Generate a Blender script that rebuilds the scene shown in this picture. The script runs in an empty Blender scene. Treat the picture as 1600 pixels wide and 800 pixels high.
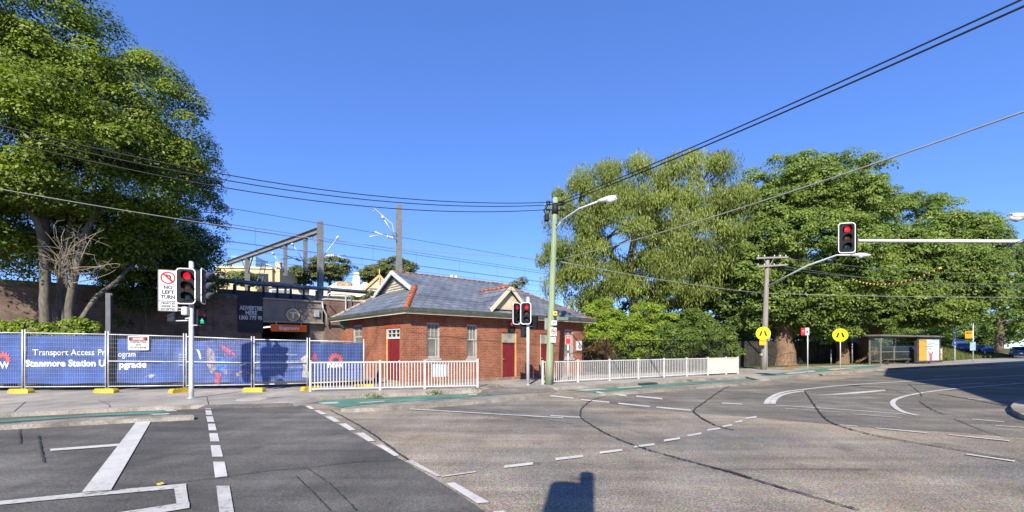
import bpy, math, random
import numpy as np
from mathutils import Vector, Matrix
random.seed(7); rng = np.random.default_rng(7)
S = bpy.context.scene
COL = S.collection
F, YH, H = 711.0, 542.0, 1.72      # focal length (px of a 1600 px frame), horizon row, eye height
ZP = 0.10                          # height of the footpaths above the road
R = math.radians

def P(px, py, D): return Vector(((px-800)/F*D, D, H-(py-YH)/F*D))
def G(px, py, z=0.0):
    D = F*(H-z)/(py-YH)
    return Vector(((px-800)/F*D, D, z))
def PX(px, D): return (px-800)/F*D
def ZY(py, D): return H-(py-YH)/F*D

# ------------------------------------------------------------------ materials
def nodes(name):
    m = bpy.data.materials.new(name); m.use_nodes = True
    nt = m.node_tree; b = nt.nodes['Principled BSDF']
    return m, nt, b
def L(nt, a, b): nt.links.new(a, b)
def ramp(nt, fac, stops):
    r = nt.nodes.new('ShaderNodeValToRGB')
    el = r.color_ramp.elements
    while len(el) < len(stops): el.new(0.5)
    for e, (p, c) in zip(el, stops):
        e.position = p; e.color = (c[0], c[1], c[2], 1) if hasattr(c, '__len__') else (c, c, c, 1)
    L(nt, fac, r.inputs[0]); return r.outputs[0]
def noise(nt, co, scale, detail=3, rough=.55, dist=0.0):
    n = nt.nodes.new('ShaderNodeTexNoise'); n.inputs['Scale'].default_value = scale
    n.inputs['Detail'].default_value = detail; n.inputs['Roughness'].default_value = rough
    n.inputs['Distortion'].default_value = dist
    if co is not None: L(nt, co, n.inputs['Vector'])
    return n.outputs[0]
def mixc(nt, fac, a, b, mode='MIX'):
    m = nt.nodes.new('ShaderNodeMix'); m.data_type = 'RGBA'; m.blend_type = mode
    for s, v in ((m.inputs[0], fac), (m.inputs[6], a), (m.inputs[7], b)):
        if hasattr(v, 'is_linked') or hasattr(v, 'links'): L(nt, v, s)
        elif hasattr(v, '__len__'): s.default_value = (v[0], v[1], v[2], 1)
        else: s.default_value = v
    return m.outputs[2]
def objco(nt, which='Object'):
    return nt.nodes.new('ShaderNodeTexCoord').outputs[which]
def mapping(nt, co, scale=(1,1,1), rot=(0,0,0), loc=(0,0,0)):
    m = nt.nodes.new('ShaderNodeMapping'); L(nt, co, m.inputs[0])
    m.inputs['Scale'].default_value = scale; m.inputs['Rotation'].default_value = rot
    m.inputs['Location'].default_value = loc
    return m.outputs[0]
def swiz(nt, co, order):
    s = nt.nodes.new('ShaderNodeSeparateXYZ'); c = nt.nodes.new('ShaderNodeCombineXYZ')
    L(nt, co, s.inputs[0])
    for i, k in enumerate(order): L(nt, s.outputs['XYZ'.index(k)], c.inputs[i])
    return c.outputs[0]
def bump(nt, b, h, strength=.3, dist=.01):
    n = nt.nodes.new('ShaderNodeBump'); n.inputs['Strength'].default_value = strength
    n.inputs['Distance'].default_value = dist
    L(nt, h, n.inputs['Height']); L(nt, n.outputs[0], b.inputs['Normal'])

MATS = {}
def M(name, col=(.5,.5,.5), rough=.6, metal=0.0, var=.12, scale=4.0, spec=.4, dirt=0.0):
    """plain surface with uneven tone (and optional grime)"""
    if name in MATS: return MATS[name]
    m, nt, b = nodes(name)
    co = objco(nt)
    n = noise(nt, co, scale, 4)
    lo = tuple(max(0, c*(1-var*1.6)) for c in col); hi = tuple(min(1, c*(1+var*1.2)) for c in col)
    c = ramp(nt, n, [(.3, lo), (.7, hi)])
    if dirt:
        n2 = noise(nt, co, scale*3.1, 6, .65)
        c = mixc(nt, ramp(nt, n2, [(.5, 0), (.75, dirt)]), c, (.06,.05,.04))
    L(nt, c, b.inputs['Base Color'])
    b.inputs['Roughness'].default_value = rough; b.inputs['Metallic'].default_value = metal
    b.inputs['Specular IOR Level'].default_value = spec
    MATS[name] = m; return m
def EM(name, col, strength):
    if name in MATS: return MATS[name]
    m, nt, b = nodes(name)
    b.inputs['Base Color'].default_value = (col[0]*.3, col[1]*.3, col[2]*.3, 1)
    b.inputs['Emission Color'].default_value = (*col, 1); b.inputs['Emission Strength'].default_value = strength
    MATS[name] = m; return m
def GLASS(name, col=(.1,.12,.13), alpha=.35, rough=.05):
    if name in MATS: return MATS[name]
    m, nt, b = nodes(name)
    b.inputs['Base Color'].default_value = (*col, 1); b.inputs['Roughness'].default_value = rough
    b.inputs['Alpha'].default_value = alpha; b.inputs['Specular IOR Level'].default_value = .8
    MATS[name] = m; return m

def asphalt(name, c1, c2, grain, contrast, big=.16, streak=0, rough=.85):
    m, nt, b = nodes(name); co = objco(nt)
    base = ramp(nt, noise(nt, co, big, 4, .6), [(.41, c1), (.59, c2)])
    med = noise(nt, mapping(nt, co, (1, .35, 1), (0,0,R(25))), 1.3, 5, .65)
    base = mixc(nt, 1.0, base, ramp(nt, med, [(.3, .80), (.7, 1.16)]), 'MULTIPLY')
    if streak:
        st = noise(nt, mapping(nt, co, (.25, 2.2, 1), (0,0,R(streak))), .9, 4, .6)
        base = mixc(nt, 1.0, base, ramp(nt, st, [(.35, .78), (.65, 1.14)]), 'MULTIPLY')
    g = noise(nt, co, grain, 3, .7)
    base = mixc(nt, 1.0, base, ramp(nt, g, [(.36, 1-contrast), (.64, 1+contrast)]), 'MULTIPLY')
    g2 = noise(nt, co, grain*.42, 2, .6)
    base = mixc(nt, 1.0, base, ramp(nt, g2, [(.36, 1-contrast*.28), (.64, 1+contrast*.28)]), 'MULTIPLY')
    big2 = noise(nt, co, .55, 6, .7, .6)
    base = mixc(nt, 1.0, base, ramp(nt, big2, [(.34, .80), (.66, 1.14)]), 'MULTIPLY')
    oil = noise(nt, mapping(nt, co, (1,1,1), (0,0,0), (7.3,2.1,0)), 1.9, 3, .5)
    base = mixc(nt, 1.0, base, ramp(nt, oil, [(.62, 1.0), (.78, .60)]), 'MULTIPLY')
    v = nt.nodes.new('ShaderNodeTexVoronoi'); v.inputs['Scale'].default_value = grain*1.3; L(nt, co, v.inputs['Vector'])
    base = mixc(nt, .35*contrast*2, base, v.outputs['Color'], 'SOFT_LIGHT')
    L(nt, base, b.inputs['Base Color']); b.inputs['Roughness'].default_value = rough
    b.inputs['Specular IOR Level'].default_value = .25
    bump(nt, b, g, .5, .006)
    return m
def brickmat(name, c1, c2, mortar, order, bw=.23, bh=.076, ms=.010, off=.5, stain=.35, rough=.85, bumpy=.4, squash=1, orient=(0,0,0)):
    m, nt, b = nodes(name); co = objco(nt); v = swiz(nt, co, order)
    t = nt.nodes.new('ShaderNodeTexBrick'); L(nt, v, t.inputs['Vector'])
    t.inputs['Color1'].default_value = (*c1, 1); t.inputs['Color2'].default_value = (*c2, 1)
    t.inputs['Mortar'].default_value = (*mortar, 1); t.inputs['Scale'].default_value = 1
    t.inputs['Mortar Size'].default_value = ms; t.inputs['Mortar Smooth'].default_value = .2
    t.inputs['Brick Width'].default_value = bw; t.inputs['Row Height'].default_value = bh
    t.inputs['Bias'].default_value = 0.0; t.offset = off
    n = noise(nt, co, 1.1, 5, .65)
    c = mixc(nt, 1.0, t.outputs[0], ramp(nt, n, [(.3, 1-stain), (.7, 1+stain*.6)]), 'MULTIPLY')
    n2 = noise(nt, co, 14, 3)
    c = mixc(nt, 1.0, c, ramp(nt, n2, [(.3, .8), (.7, 1.2)]), 'MULTIPLY')
    L(nt, c, b.inputs['Base Color']); b.inputs['Roughness'].default_value = rough
    b.inputs['Specular IOR Level'].default_value = .25
    inv = nt.nodes.new('ShaderNodeMath'); inv.operation = 'SUBTRACT'; inv.inputs[0].default_value = 1; L(nt, t.outputs[1], inv.inputs[1])
    bump(nt, b, inv.outputs[0], bumpy, .008)
    return m
def leafmat(name, dark, light, transl=.3, rough=.5, spec=.3):
    m, nt, b = nodes(name)
    a = nt.nodes.new('ShaderNodeAttribute'); a.attribute_name = 'tint'
    c = ramp(nt, a.outputs['Fac'], [(0, dark), (.55, tuple((x+y)/2 for x, y in zip(dark, light))), (1, light)])
    L(nt, c, b.inputs['Base Color']); b.inputs['Roughness'].default_value = rough
    b.inputs['Specular IOR Level'].default_value = spec
    tr = nt.nodes.new('ShaderNodeBsdfTranslucent'); L(nt, mixc(nt, 1.0, c, (1.1, 1.25, .5), 'MULTIPLY'), tr.inputs[0])
    mx = nt.nodes.new('ShaderNodeMixShader'); mx.inputs[0].default_value = transl
    L(nt, b.outputs[0], mx.inputs[1]); L(nt, tr.outputs[0], mx.inputs[2])
    L(nt, mx.outputs[0], nt.nodes['Material Output'].inputs[0])
    return m
def paint(name, col=(.62,.61,.58), wear=.45, scale=9):
    """road paint: worn through to the asphalt in patches"""
    m, nt, b = nodes(name); co = objco(nt)
    n = noise(nt, co, scale, 6, .7)
    c = mixc(nt, ramp(nt, n, [(.5+.15*(1-wear), 0), (.68+.12*(1-wear), min(1, wear*1.6))]), col, (.12,.115,.105))
    n2 = noise(nt, co, 1.5, 3)
    c = mixc(nt, 1.0, c, ramp(nt, n2, [(.3, .82), (.7, 1.1)]), 'MULTIPLY')
    L(nt, c, b.inputs['Base Color']); b.inputs['Roughness'].default_value = .7
    return m
def barkmat(name, c1, c2, c3, sx=5, sz=.9):
    m, nt, b = nodes(name); co = objco(nt)
    n = noise(nt, mapping(nt, co, (sx, sx, sz)), 2.0, 6, .7)
    c = ramp(nt, n, [(.3, c1), (.5, c2), (.7, c3)])
    L(nt, c, b.inputs['Base Color']); b.inputs['Roughness'].default_value = .9
    bump(nt, b, n, .45, .03)
    return m

# ------------------------------------------------------------------ mesh building
class MB:
    def __init__(s): s.v = []; s.f = []; s.mi = []; s.sm = []
    def add(s, vs, fs, mi=0, smooth=False):
        o = len(s.v); s.v += [tuple(v) for v in vs]
        for f in fs: s.f.append(tuple(o+i for i in f)); s.mi.append(mi); s.sm.append(smooth)
        return s
    def box(s, x0, x1, y0, y1, z0, z1, mi=0):
        return s.add([(x0,y0,z0),(x1,y0,z0),(x1,y1,z0),(x0,y1,z0),(x0,y0,z1),(x1,y0,z1),(x1,y1,z1),(x0,y1,z1)],
              [(0,3,2,1),(4,5,6,7),(0,1,5,4),(1,2,6,5),(2,3,7,6),(3,0,4,7)], mi)
    def cbox(s, c, d, mi=0):
        return s.box(c[0]-d[0]/2, c[0]+d[0]/2, c[1]-d[1]/2, c[1]+d[1]/2, c[2]-d[2]/2, c[2]+d[2]/2, mi)
    def bbox(s, x0, x1, y0, y1, z0, z1, b=.01, mi=0):
        """box with chamfered edges"""
        def ring(z, i): return [(x0+i+b, y0+i, z), (x1-i-b, y0+i, z), (x1-i, y0+i+b, z), (x1-i, y1-i-b, z), (x1-i-b, y1-i, z), (x0+i+b, y1-i, z), (x0+i, y1-i-b, z), (x0+i, y0+i+b, z)]
        rs = [ring(z0, b), ring(z0+b, 0), ring(z1-b, 0), ring(z1, b)]
        vs = sum(rs, []); fs = []
        for k in range(3):
            for i in range(8): fs.append((k*8+i, k*8+(i+1)%8, k*8+8+(i+1)%8, k*8+8+i))
        fs.append(tuple(range(7,-1,-1))); fs.append(tuple(range(24,32)))
        return s.add(vs, fs, mi)
    def tube(s, pts, r, n=8, mi=0, cap=True, smooth=True):
        pts = [Vector(p) for p in pts]; m = len(pts)
        rs = r if hasattr(r, '__len__') else [r]*m
        vs = []; up = None
        for i, p in enumerate(pts):
            t = (pts[min(i+1, m-1)]-pts[max(i-1, 0)])
            t = t.normalized() if t.length > 1e-9 else Vector((0,0,1))
            if up is None:
                up = Vector((0,0,1)) if abs(t.z) < .9 else Vector((1,0,0))
            x = t.cross(up)
            if x.length < 1e-6: x = t.cross(Vector((0,1,0)))
            x.normalize(); y = x.cross(t).normalized(); up = y
            for k in range(n):
                a = 2*math.pi*k/n
                vs.append(p + x*(math.cos(a)*rs[i]) + y*(math.sin(a)*rs[i]))
        fs = []
        for i in range(m-1):
            for k in range(n):
                fs.append((i*n+k, i*n+(k+1)%n, (i+1)*n+(k+1)%n, (i+1)*n+k))
        s.add(vs, fs, mi, smooth)
        if cap:
            o = len(s.v)-n*m
            s.f.append(tuple(o+i for i in range(n-1,-1,-1))); s.mi.append(mi); s.sm.append(False)
            s.f.append(tuple(o+(m-1)*n+i for i in range(n))); s.mi.append(mi); s.sm.append(False)
        return s
    def bar(s, a, b, w, h, mi=0):
        """rectangular bar between two points (w across horizontally, h the other way)"""
        a = Vector(a); b = Vector(b); t = (b-a).normalized()
        up = Vector((0,0,1)) if abs(t.z) < .95 else Vector((0,1,0))
        x = t.cross(up).normalized()*(w/2); y = x.cross(t).normalized()*(h/2)
        vs = [a-x-y, a+x-y, a+x+y, a-x+y, b-x-y, b+x-y, b+x+y, b-x+y]
        return s.add(vs, [(0,1,2,3),(7,6,5,4),(0,4,5,1),(1,5,6,2),(2,6,7,3),(3,7,4,0)], mi)
    def prism(s, pts, z0, z1, mi=0):
        """plan polygon (x, y) pulled up from z0 to z1"""
        n = len(pts); ar = sum(pts[i][0]*pts[(i+1)%n][1]-pts[(i+1)%n][0]*pts[i][1] for i in range(n))
        if ar < 0: pts = pts[::-1]
        vs = [(p[0],p[1],z0) for p in pts]+[(p[0],p[1],z1) for p in pts]
        fs = [tuple(range(n-1,-1,-1)), tuple(range(n,2*n))]+[(i,(i+1)%n,n+(i+1)%n,n+i) for i in range(n)]
        return s.add(vs, fs, mi)
    def plate(s, pts, y0, y1, mi=0):
        """outline in (x, z) given thickness along y"""
        n = len(pts); ar = sum(pts[i][0]*pts[(i+1)%n][1]-pts[(i+1)%n][0]*pts[i][1] for i in range(n))
        if ar < 0: pts = pts[::-1]
        vs = [(p[0],y0,p[1]) for p in pts]+[(p[0],y1,p[1]) for p in pts]
        fs = [tuple(range(n)), tuple(range(2*n-1,n-1,-1))]+[(i,n+i,n+(i+1)%n,(i+1)%n) for i in range(n)]
        return s.add(vs, fs, mi)
    def frame(s, outer, inner, y0, y1, mi=0):
        n = len(outer)
        vs = [(p[0],y0,p[1]) for p in outer]+[(p[0],y0,p[1]) for p in inner]+[(p[0],y1,p[1]) for p in outer]+[(p[0],y1,p[1]) for p in inner]
        fs = []
        for i in range(n):
            j = (i+1)%n
            fs += [(i,j,n+j,n+i), (2*n+j,2*n+i,3*n+i,3*n+j), (j,i,2*n+i,2*n+j), (n+i,n+j,3*n+j,3*n+i)]
        return s.add(vs, fs, mi)
    def build(s, name, mats, parent=None, loc=None, rotz=0):
        me = bpy.data.meshes.new(name); me.from_pydata(s.v, [], s.f)
        for m in (mats if isinstance(mats, (list, tuple)) else [mats]): me.materials.append(m)
        me.polygons.foreach_set('material_index', s.mi); me.polygons.foreach_set('use_smooth', s.sm)
        me.update()
        o = bpy.data.objects.new(name, me); COL.objects.link(o)
        if parent: o.parent = parent
        if loc is not None: o.location = loc
        if rotz: o.rotation_euler.z = rotz
        return o
def rrect(cx, cz, w, h, r=.04, n=4):
    pts = []
    for (sx, sz, a0) in ((1,1,0),(-1,1,90),(-1,-1,180),(1,-1,270)):
        for k in range(n+1):
            a = R(a0+90*k/n)
            pts.append((cx+sx*(w/2-r)+r*math.cos(a), cz+sz*(h/2-r)+r*math.sin(a)))
    return pts
def disc(cx, cz, r, n=24): return [(cx+r*math.cos(2*math.pi*k/n), cz+r*math.sin(2*math.pi*k/n)) for k in range(n)]
def tag(o, label=None, cat=None, group=None, kind=None):
    if label: o['label'] = label
    if cat: o['category'] = cat
    if group: o['group'] = group
    if kind: o['kind'] = kind
    return o
def thing(name, label, cat, loc=(0,0,0), rotz=0.0, group=None):
    o = bpy.data.objects.new(name, None); COL.objects.link(o)
    o.location = loc; o.rotation_euler.z = rotz; o.empty_display_size = .2
    return tag(o, label, cat, group)
def facecam(x, y): return -math.atan2(x, y)
def text(body, size, mat, parent, x=0, y=0, z=0, w=None, bold=0.0, align='CENTER', wave=None, name='lettering', depth=.002, sp=1.0):
    cu = bpy.data.curves.new('lettering', 'FONT'); cu.body = body; cu.size = size
    cu.align_x = align; cu.align_y = 'CENTER'; cu.offset = bold; cu.space_character = sp; cu.resolution_u = 3
    to = bpy.data.objects.new('t', cu); COL.objects.link(to)
    dg = bpy.context.evaluated_depsgraph_get(); dg.update()
    me = bpy.data.meshes.new_from_object(to.evaluated_get(dg))
    bpy.data.objects.remove(to); bpy.data.curves.remove(cu)
    n = len(me.vertices); a = np.empty(n*3, np.float32); me.vertices.foreach_get('co', a); a = a.reshape(-1,3)
    k = 1.0
    if w and n: k = w/max(1e-6, a[:,0].max()-a[:,0].min())
    b = np.zeros_like(a); b[:,0] = a[:,0]*k + x; b[:,2] = a[:,1] + z; b[:,1] = y
    if wave: b[:,1] += wave(b[:,0], b[:,2])
    me.vertices.foreach_set('co', b.ravel()); me.materials.clear(); me.materials.append(mat); me.update()
    o = bpy.data.objects.new(name, me); COL.objects.link(o); o.parent = parent
    return o

# ------------------------------------------------------------------ foliage
def leaves_mesh(name, c, nrm, l, w, mat, tint, parent=None, axis=None):
    n = len(c)
    rnd = rng.normal(size=(n,3)) if axis is None else axis + rng.normal(size=(n,3))*.25
    t = rnd - nrm*np.sum(rnd*nrm, 1, keepdims=True)
    t /= np.linalg.norm(t, axis=1, keepdims=True)+1e-9
    b = np.cross(nrm, t)
    l = np.broadcast_to(l, (n,))[:,None]; w = np.broadcast_to(w, (n,))[:,None]
    fold = nrm*(w*.25)
    V = np.stack([c - t*l*.5, c + b*w*.5 - t*l*.06 + fold, c + t*l*.5, c - b*w*.5 - t*l*.06 + fold], 1).reshape(-1,3)
    me = bpy.data.meshes.new(name)
    me.vertices.add(4*n); me.vertices.foreach_set('co', V.astype(np.float32).ravel())
    me.loops.add(4*n); me.loops.foreach_set('vertex_index', np.arange(4*n, dtype=np.int32))
    me.polygons.add(n); me.polygons.foreach_set('loop_start', np.arange(0, 4*n, 4, dtype=np.int32))
    me.polygons.foreach_set('loop_total', np.full(n, 4, np.int32))
    me.materials.append(mat); me.update(calc_edges=True)
    at = me.attributes.new('tint', 'FLOAT', 'FACE'); at.data.foreach_set('value', np.clip(tint, 0, 1).astype(np.float32))
    o = bpy.data.objects.new(name, me); COL.objects.link(o)
    if parent: o.parent = parent
    return o
def unit(n):
    d = rng.normal(size=(n,3)); return d/np.linalg.norm(d, axis=1, keepdims=True)
def clump_centres(blobs, n, lo=.6, back=.45):
    """points scattered near the skin of a set of ellipsoids (px, py, rx px, ry px, depth, depth radius)"""
    vol = np.array([b[2]*b[3] for b in blobs], float); vol /= vol.sum(); out = []
    for b, k in zip(blobs, np.maximum(3, (vol*n).astype(int))):
        c = np.array(P(b[0], b[1], b[4])); sx, sz = b[2]/F*b[4], b[3]/F*b[4]
        d = unit(k*3); keep = (d[:,1] < .25) | (rng.random(k*3) < back); d = d[keep][:k]
        rho = lo + (1-lo)*rng.random(len(d))**.6
        out.append(c + d*np.array([sx, b[5], sz])*rho[:,None])
    return np.concatenate(out)
def crown_leaves(cc, per, rc, flat, l, w, mat, parent, org, name='crown', style='up', tintbase=None):
    n = len(cc)*per
    idx = np.repeat(np.arange(len(cc)), per)
    rr = rc*(0.6+.75*rng.random(len(cc)))
    d = unit(n)
    if style == 'up': d[:,2] = np.where(d[:,2] < -.35, -d[:,2], d[:,2])
    rad = (.35+.65*rng.random(n)**.5)
    off = d*rad[:,None]*rr[idx][:,None]; off[:,2] *= flat
    c = cc[idx]+off
    if style == 'hang':
        c[:,2] -= rng.random(n)**1.5*rr[idx]*.8
        nrm = unit(n)*.8+d*.5; nrm[:,2] *= .45; nrm[:,1] -= .55
        axis = np.tile(np.array([[0.,0.,1.]]), (n,1))
    else:
        nrm = d*.95 + unit(n)*.5 + np.array([-.05,-.40,.40]); axis = None
    nrm /= np.linalg.norm(nrm, axis=1, keepdims=True)
    tb = .2+.6*rng.random(len(cc)) if tintbase is None else tintbase
    tint = tb[idx] + rng.normal(size=n)*.20
    ls = l*(.5+.95*rng.random(n)**1.3); 
    return leaves_mesh(name, c-np.array(org), nrm, ls, ls*(w/l), mat, tint, parent, axis)
def limb(mb, a, b, r0, r1, bend=.12, n=6, seg=6):
    a = Vector(a); b = Vector(b); d = (b-a); k = d.length
    o = Vector((random.uniform(-1,1), random.uniform(-1,1), random.uniform(0,1)))*k*bend
    pts = []; rs = []
    for i in range(seg+1):
        t = i/seg
        p = a.lerp(b, t)+o*(4*t*(1-t)); j = k*.015
        pts.append(p+Vector((random.uniform(-j,j), random.uniform(-j,j), 0))); rs.append(r0+(r1-r0)*t)
    mb.tube(pts, rs, n)
def tree(name, label, cat, base, trunks, blobs, nc, per, rc, flat, l, w, lmat, bmat, style='up', group=None, nlimb=14, lo=.6, back=.45, lr=(.16,.04)):
    """tapered trunk(s) with limbs running to leaf clumps spread through the crown"""
    t = thing(name, label, cat, base, 0, group); b0 = Vector(base)
    cc = clump_centres(blobs, nc, lo, back)
    crown_leaves(cc, per, rc, flat, l, w, lmat, t, base, style=style)
    mb = MB(); tips = []
    for (pts, rad) in trunks:
        pts = [Vector(p)-b0 for p in pts]
        fine = []; fr = []
        for i in range(len(pts)-1):
            for k in range(4):
                u = k/4; fine.append(pts[i].lerp(pts[i+1], u)); fr.append(rad[i]+(rad[i+1]-rad[i])*u)
        fine.append(pts[-1]); fr.append(rad[-1])
        fine = [p+Vector((random.uniform(-1,1), random.uniform(-1,1), 0))*r*(.05 if r > .4 else .16) for p, r in zip(fine, fr)]
        mb.tube(fine, fr, 10); tips += fine[len(fine)//3:]
    sel = rng.choice(len(cc), min(nlimb, len(cc)), replace=False)
    for i in sel:
        e = Vector(cc[i])-b0
        s = min(tips, key=lambda q: (q-e).length + 2.5*max(0, q.z-e.z))
        limb(mb, s, e, lr[0], lr[1]*.7, .1)
    mb.build('trunk', bmat, t)
    return t
SKY, SUN, EXPO, SAT, HUE = 0.15, 2.45, 1.85, 1.37, .519
# ------------------------------------------------------------------ the ground, roads, footpaths, markings
m_old = asphalt('asphalt_old', (.310,.258,.192), (.180,.170,.153), 46, .56, .13, streak=-28)
m_new = asphalt('asphalt_dark', (.094,.090,.083), (.140,.131,.118), 48, .34, .3, streak=8)
m_patch = asphalt('asphalt_patch', (.155,.142,.126), (.195,.178,.152), 44, .42, .35, streak=12)
m_conc = asphalt('footpath_concrete', (.36,.33,.285), (.27,.25,.22), 30, .14, .35)
m_kerb = asphalt('kerb_concrete', (.34,.31,.27), (.22,.20,.17), 26, .2, .9)
m_sepc = asphalt('separator_concrete', (.31,.285,.245), (.21,.19,.16), 26, .22, 1.2)
m_green = asphalt('cycle_green', (.075,.215,.160), (.115,.235,.185), 40, .16, .6, streak=8)
m_soil = asphalt('soil', (.07,.055,.04), (.10,.085,.06), 20, .4, .8)
m_grass = asphalt('grass_ground', (.06,.085,.025), (.11,.11,.045), 22, .5, .5)
m_paint = paint('road_paint', (.54,.53,.50), .56, 13)
m_worn = paint('road_paint_worn', (.48,.47,.44), .85, 14)
m_tar = M('tar', (.045,.043,.042), .6, var=.3, scale=3)

def struct(o): o['kind'] = 'structure'; return o
def sheet(name, pts, z, mat):
    n = len(pts); ar = sum(pts[i][0]*pts[(i+1)%n][1]-pts[(i+1)%n][0]*pts[i][1] for i in range(n))
    if ar < 0: pts = pts[::-1]
    mb = MB(); mb.add([(p[0],p[1],z) for p in pts], [tuple(range(n))])
    return struct(mb.build(name, mat))
def slab(name, pts, z0, z1, mat):
    return struct(MB().prism([(p[0],p[1]) for p in pts], z0, z1).build(name, mat))
def pxs(lst, z): return [tuple(G(x, y, z)[:2]) for x, y in lst]

sheet('ground', [(-500,-300),(600,-300),(600,700),(-500,700)], -.06, m_grass)
sheet('road', [(-60,-60),(140,-60),(140,110),(-60,60)], 0, m_old)
# smoother dark asphalt of the side street on the left
ed = pxs([(456,630.5),(477,634.5),(500,647),(553,678),(632,721),(690,755),(757,799)], 0)
far = Vector((ed[-1][0]-ed[-2][0], ed[-1][1]-ed[-2][1])).normalized()
sheet('road_resurfaced', ed+[(ed[-1][0]+far.x*14, ed[-1][1]+far.y*14), (-58,-40), (-58,4), (-30,9), (-14,14.2)], .004, m_new)
# dark re-laid strips in the middle and on the far side of the junction
sheet('road_resurfaced', pxs([(650,634),(760,636.5),(900,652),(1000,664),(900,667),(780,652),(700,643)],0), .004, m_patch)
sheet('road_resurfaced', pxs([(900,622),(1190,603),(1400,585),(1660,570),(1700,640),(1660,690),(1500,676),(1340,667),(1150,650),(1010,640)],0), .004, m_patch)

# kerb line of the far side of the main road
A0 = Vector((27.9, 33.9)); DIR = Vector((28.6, 15.1)).normalized(); NRM = Vector((-DIR.y, DIR.x))
def sst(a, b, x): x = max(0, min(1, (x-a)/(b-a))); return x*x*(3-2*x)
def sback(t): return 5.2+4.2*sst(15, 60, t)
def st(t, s): p = A0+DIR*t+NRM*s; return (p.x, p.y)
def zt(t, s): return .085+1.2*sst(0, 4.2, s-sback(t))*sst(24, 44, t)
front = [(-40,-.7)]+pxs([(-200,657),(0,646.5),(90,642),(170,638.5),(297,633.8),(325,632.6),(400,631),(455,629.8),(492,620.5),(620,614.5),(752,609.2),(768,607),(800,605.8),(850,606.2),(872,605.4),(1000,598),(1100,592),(1165,588),(1186,593.2),(1230,588.7),(1300,583),(1385,576),(1480,571.7),(1620,565.5)], ZP)
front.append(st(95, 0))
backp = [st(t, sback(t)) for t in (95,80,70,60,50,40,30,20,10,0,-10,-22)]
slab('footpath', front+backp+[(2,42),(-45,42)], -.05, ZP, m_conc)
# kerb stones: a slightly proud lighter edge along the footpath front
def kerb(name, pts, w=.16, z=ZP+.012, z0=-.03):
    mb = MB(); pts = [Vector(p) for p in pts]
    off = []
    for i, p in enumerate(pts):
        d = (pts[min(i+1,len(pts)-1)]-pts[max(i-1,0)]).normalized(); off.append(Vector((-d.y, d.x)))
    for i in range(len(pts)-1):
        a, b = pts[i]-off[i]*.012, pts[i+1]-off[i+1]*.012; c, d = pts[i+1]+off[i+1]*w, pts[i]+off[i]*w
        vs = [(a.x,a.y,z0),(b.x,b.y,z0),(c.x,c.y,z0),(d.x,d.y,z0),(a.x,a.y,z-.015),(b.x,b.y,z-.015),(c.x,c.y,z),(d.x,d.y,z)]
        mb.add(vs, [(4,5,6,7),(0,1,5,4),(2,3,7,6)])
    return struct(mb.build(name, m_kerb))
kerb('kerb', front[0:6]); kerb('kerb', front[9:12]); kerb('kerb', front[15:19])
kerb('kerb', front[19:])
c = G(1014, 599.5, .05); d = (Vector(front[17])-Vector(front[16])).normalized(); struct(MB().box(-.55,.55,-.03,.2,-.05,.08).build('drain_inlet', m_tar, None, (c.x,c.y-.02,.0), math.atan2(d.y,d.x)))
# terrain beyond the footpath: verge, tree ground, raised bed and car park
ts = np.linspace(-32, 130, 82); ss = [0,.4,1,2,3,4,5,7,10,14,20,30,45,70,110]
mb = MB(); vs = []; fs = []
for i, t in enumerate(ts):
    for j, q in enumerate(ss):
        s_ = sback(t)-.1+q; p = st(t, s_); vs.append((p[0], p[1], zt(t, s_)+(.02*math.sin(t*1.3+q*2) if q > .5 else 0)))
n = len(ss)
for i in range(len(ts)-1):
    for j in range(n-1): fs.append((i*n+j, (i+1)*n+j, (i+1)*n+j+1, i*n+j+1))
mb.add(vs, fs, 0, True); struct(mb.build('terrain', m_grass))

# ramps of dark asphalt up to the crossings
def wedge(name, near, far_, mat):
    mb = MB(); a = pxs(near, 0); b = pxs(far_, ZP)
    n = len(a); vs = [(p[0],p[1],.008) for p in a]+[(p[0],p[1],ZP+.006) for p in b]
    mb.add(vs, [(i,i+1,n+i+1,n+i) for i in range(n-1)]); return struct(mb.build(name, mat))
wedge('crossing_ramp', [(306,640),(380,638.5),(461,635.5)], [(322,632.6),(390,631.2),(456,629.8)], m_new)
a_, b_, c_, d_ = G(455,629.8,ZP), G(492,620.5,ZP), G(503,626,0), G(461,635.6,0)
struct(MB().add([(a_.x,a_.y,ZP+.007),(d_.x,d_.y,.006),(c_.x,c_.y,.006),(b_.x,b_.y,ZP+.007)], [(0,1,2,3)]).build('kerb_ramp', m_conc))
wedge('crossing_ramp', [(742,618),(800,615.5),(872,612.5)], [(762,606.8),(800,605.6),(862,605.4)], m_patch)

# cycle lanes
gz = .010
sheet('cycle_lane', pxs([(-220,668),(0,657),(90,651.5),(180,646),(270,641),(276,643),(232,646.5),(120,652),(0,661),(-220,676)],0), gz, m_green)
sheet('cycle_lane', pxs([(478,627.5),(560,623.5),(660,619.5),(752,615),(800,613.5),(800,616),(740,620),(660,626),(600,630),(556,634),(534,637)],0), gz, m_green)
sheet('cycle_lane', pxs([(884,609.6),(950,606),(1010,602),(1100,596.5),(1160,593),(1184,593.6),(1100,599.5),(1010,606.5),(960,611),(930,614)],0), gz, m_green)
sheet('cycle_lane', pxs([(1186,586.5),(1240,580.5),(1262,577),(1300,574.2),(1372,571.2),(1378,573),(1320,578),(1260,583),(1200,588)],ZP), ZP+.004, m_green)
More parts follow.
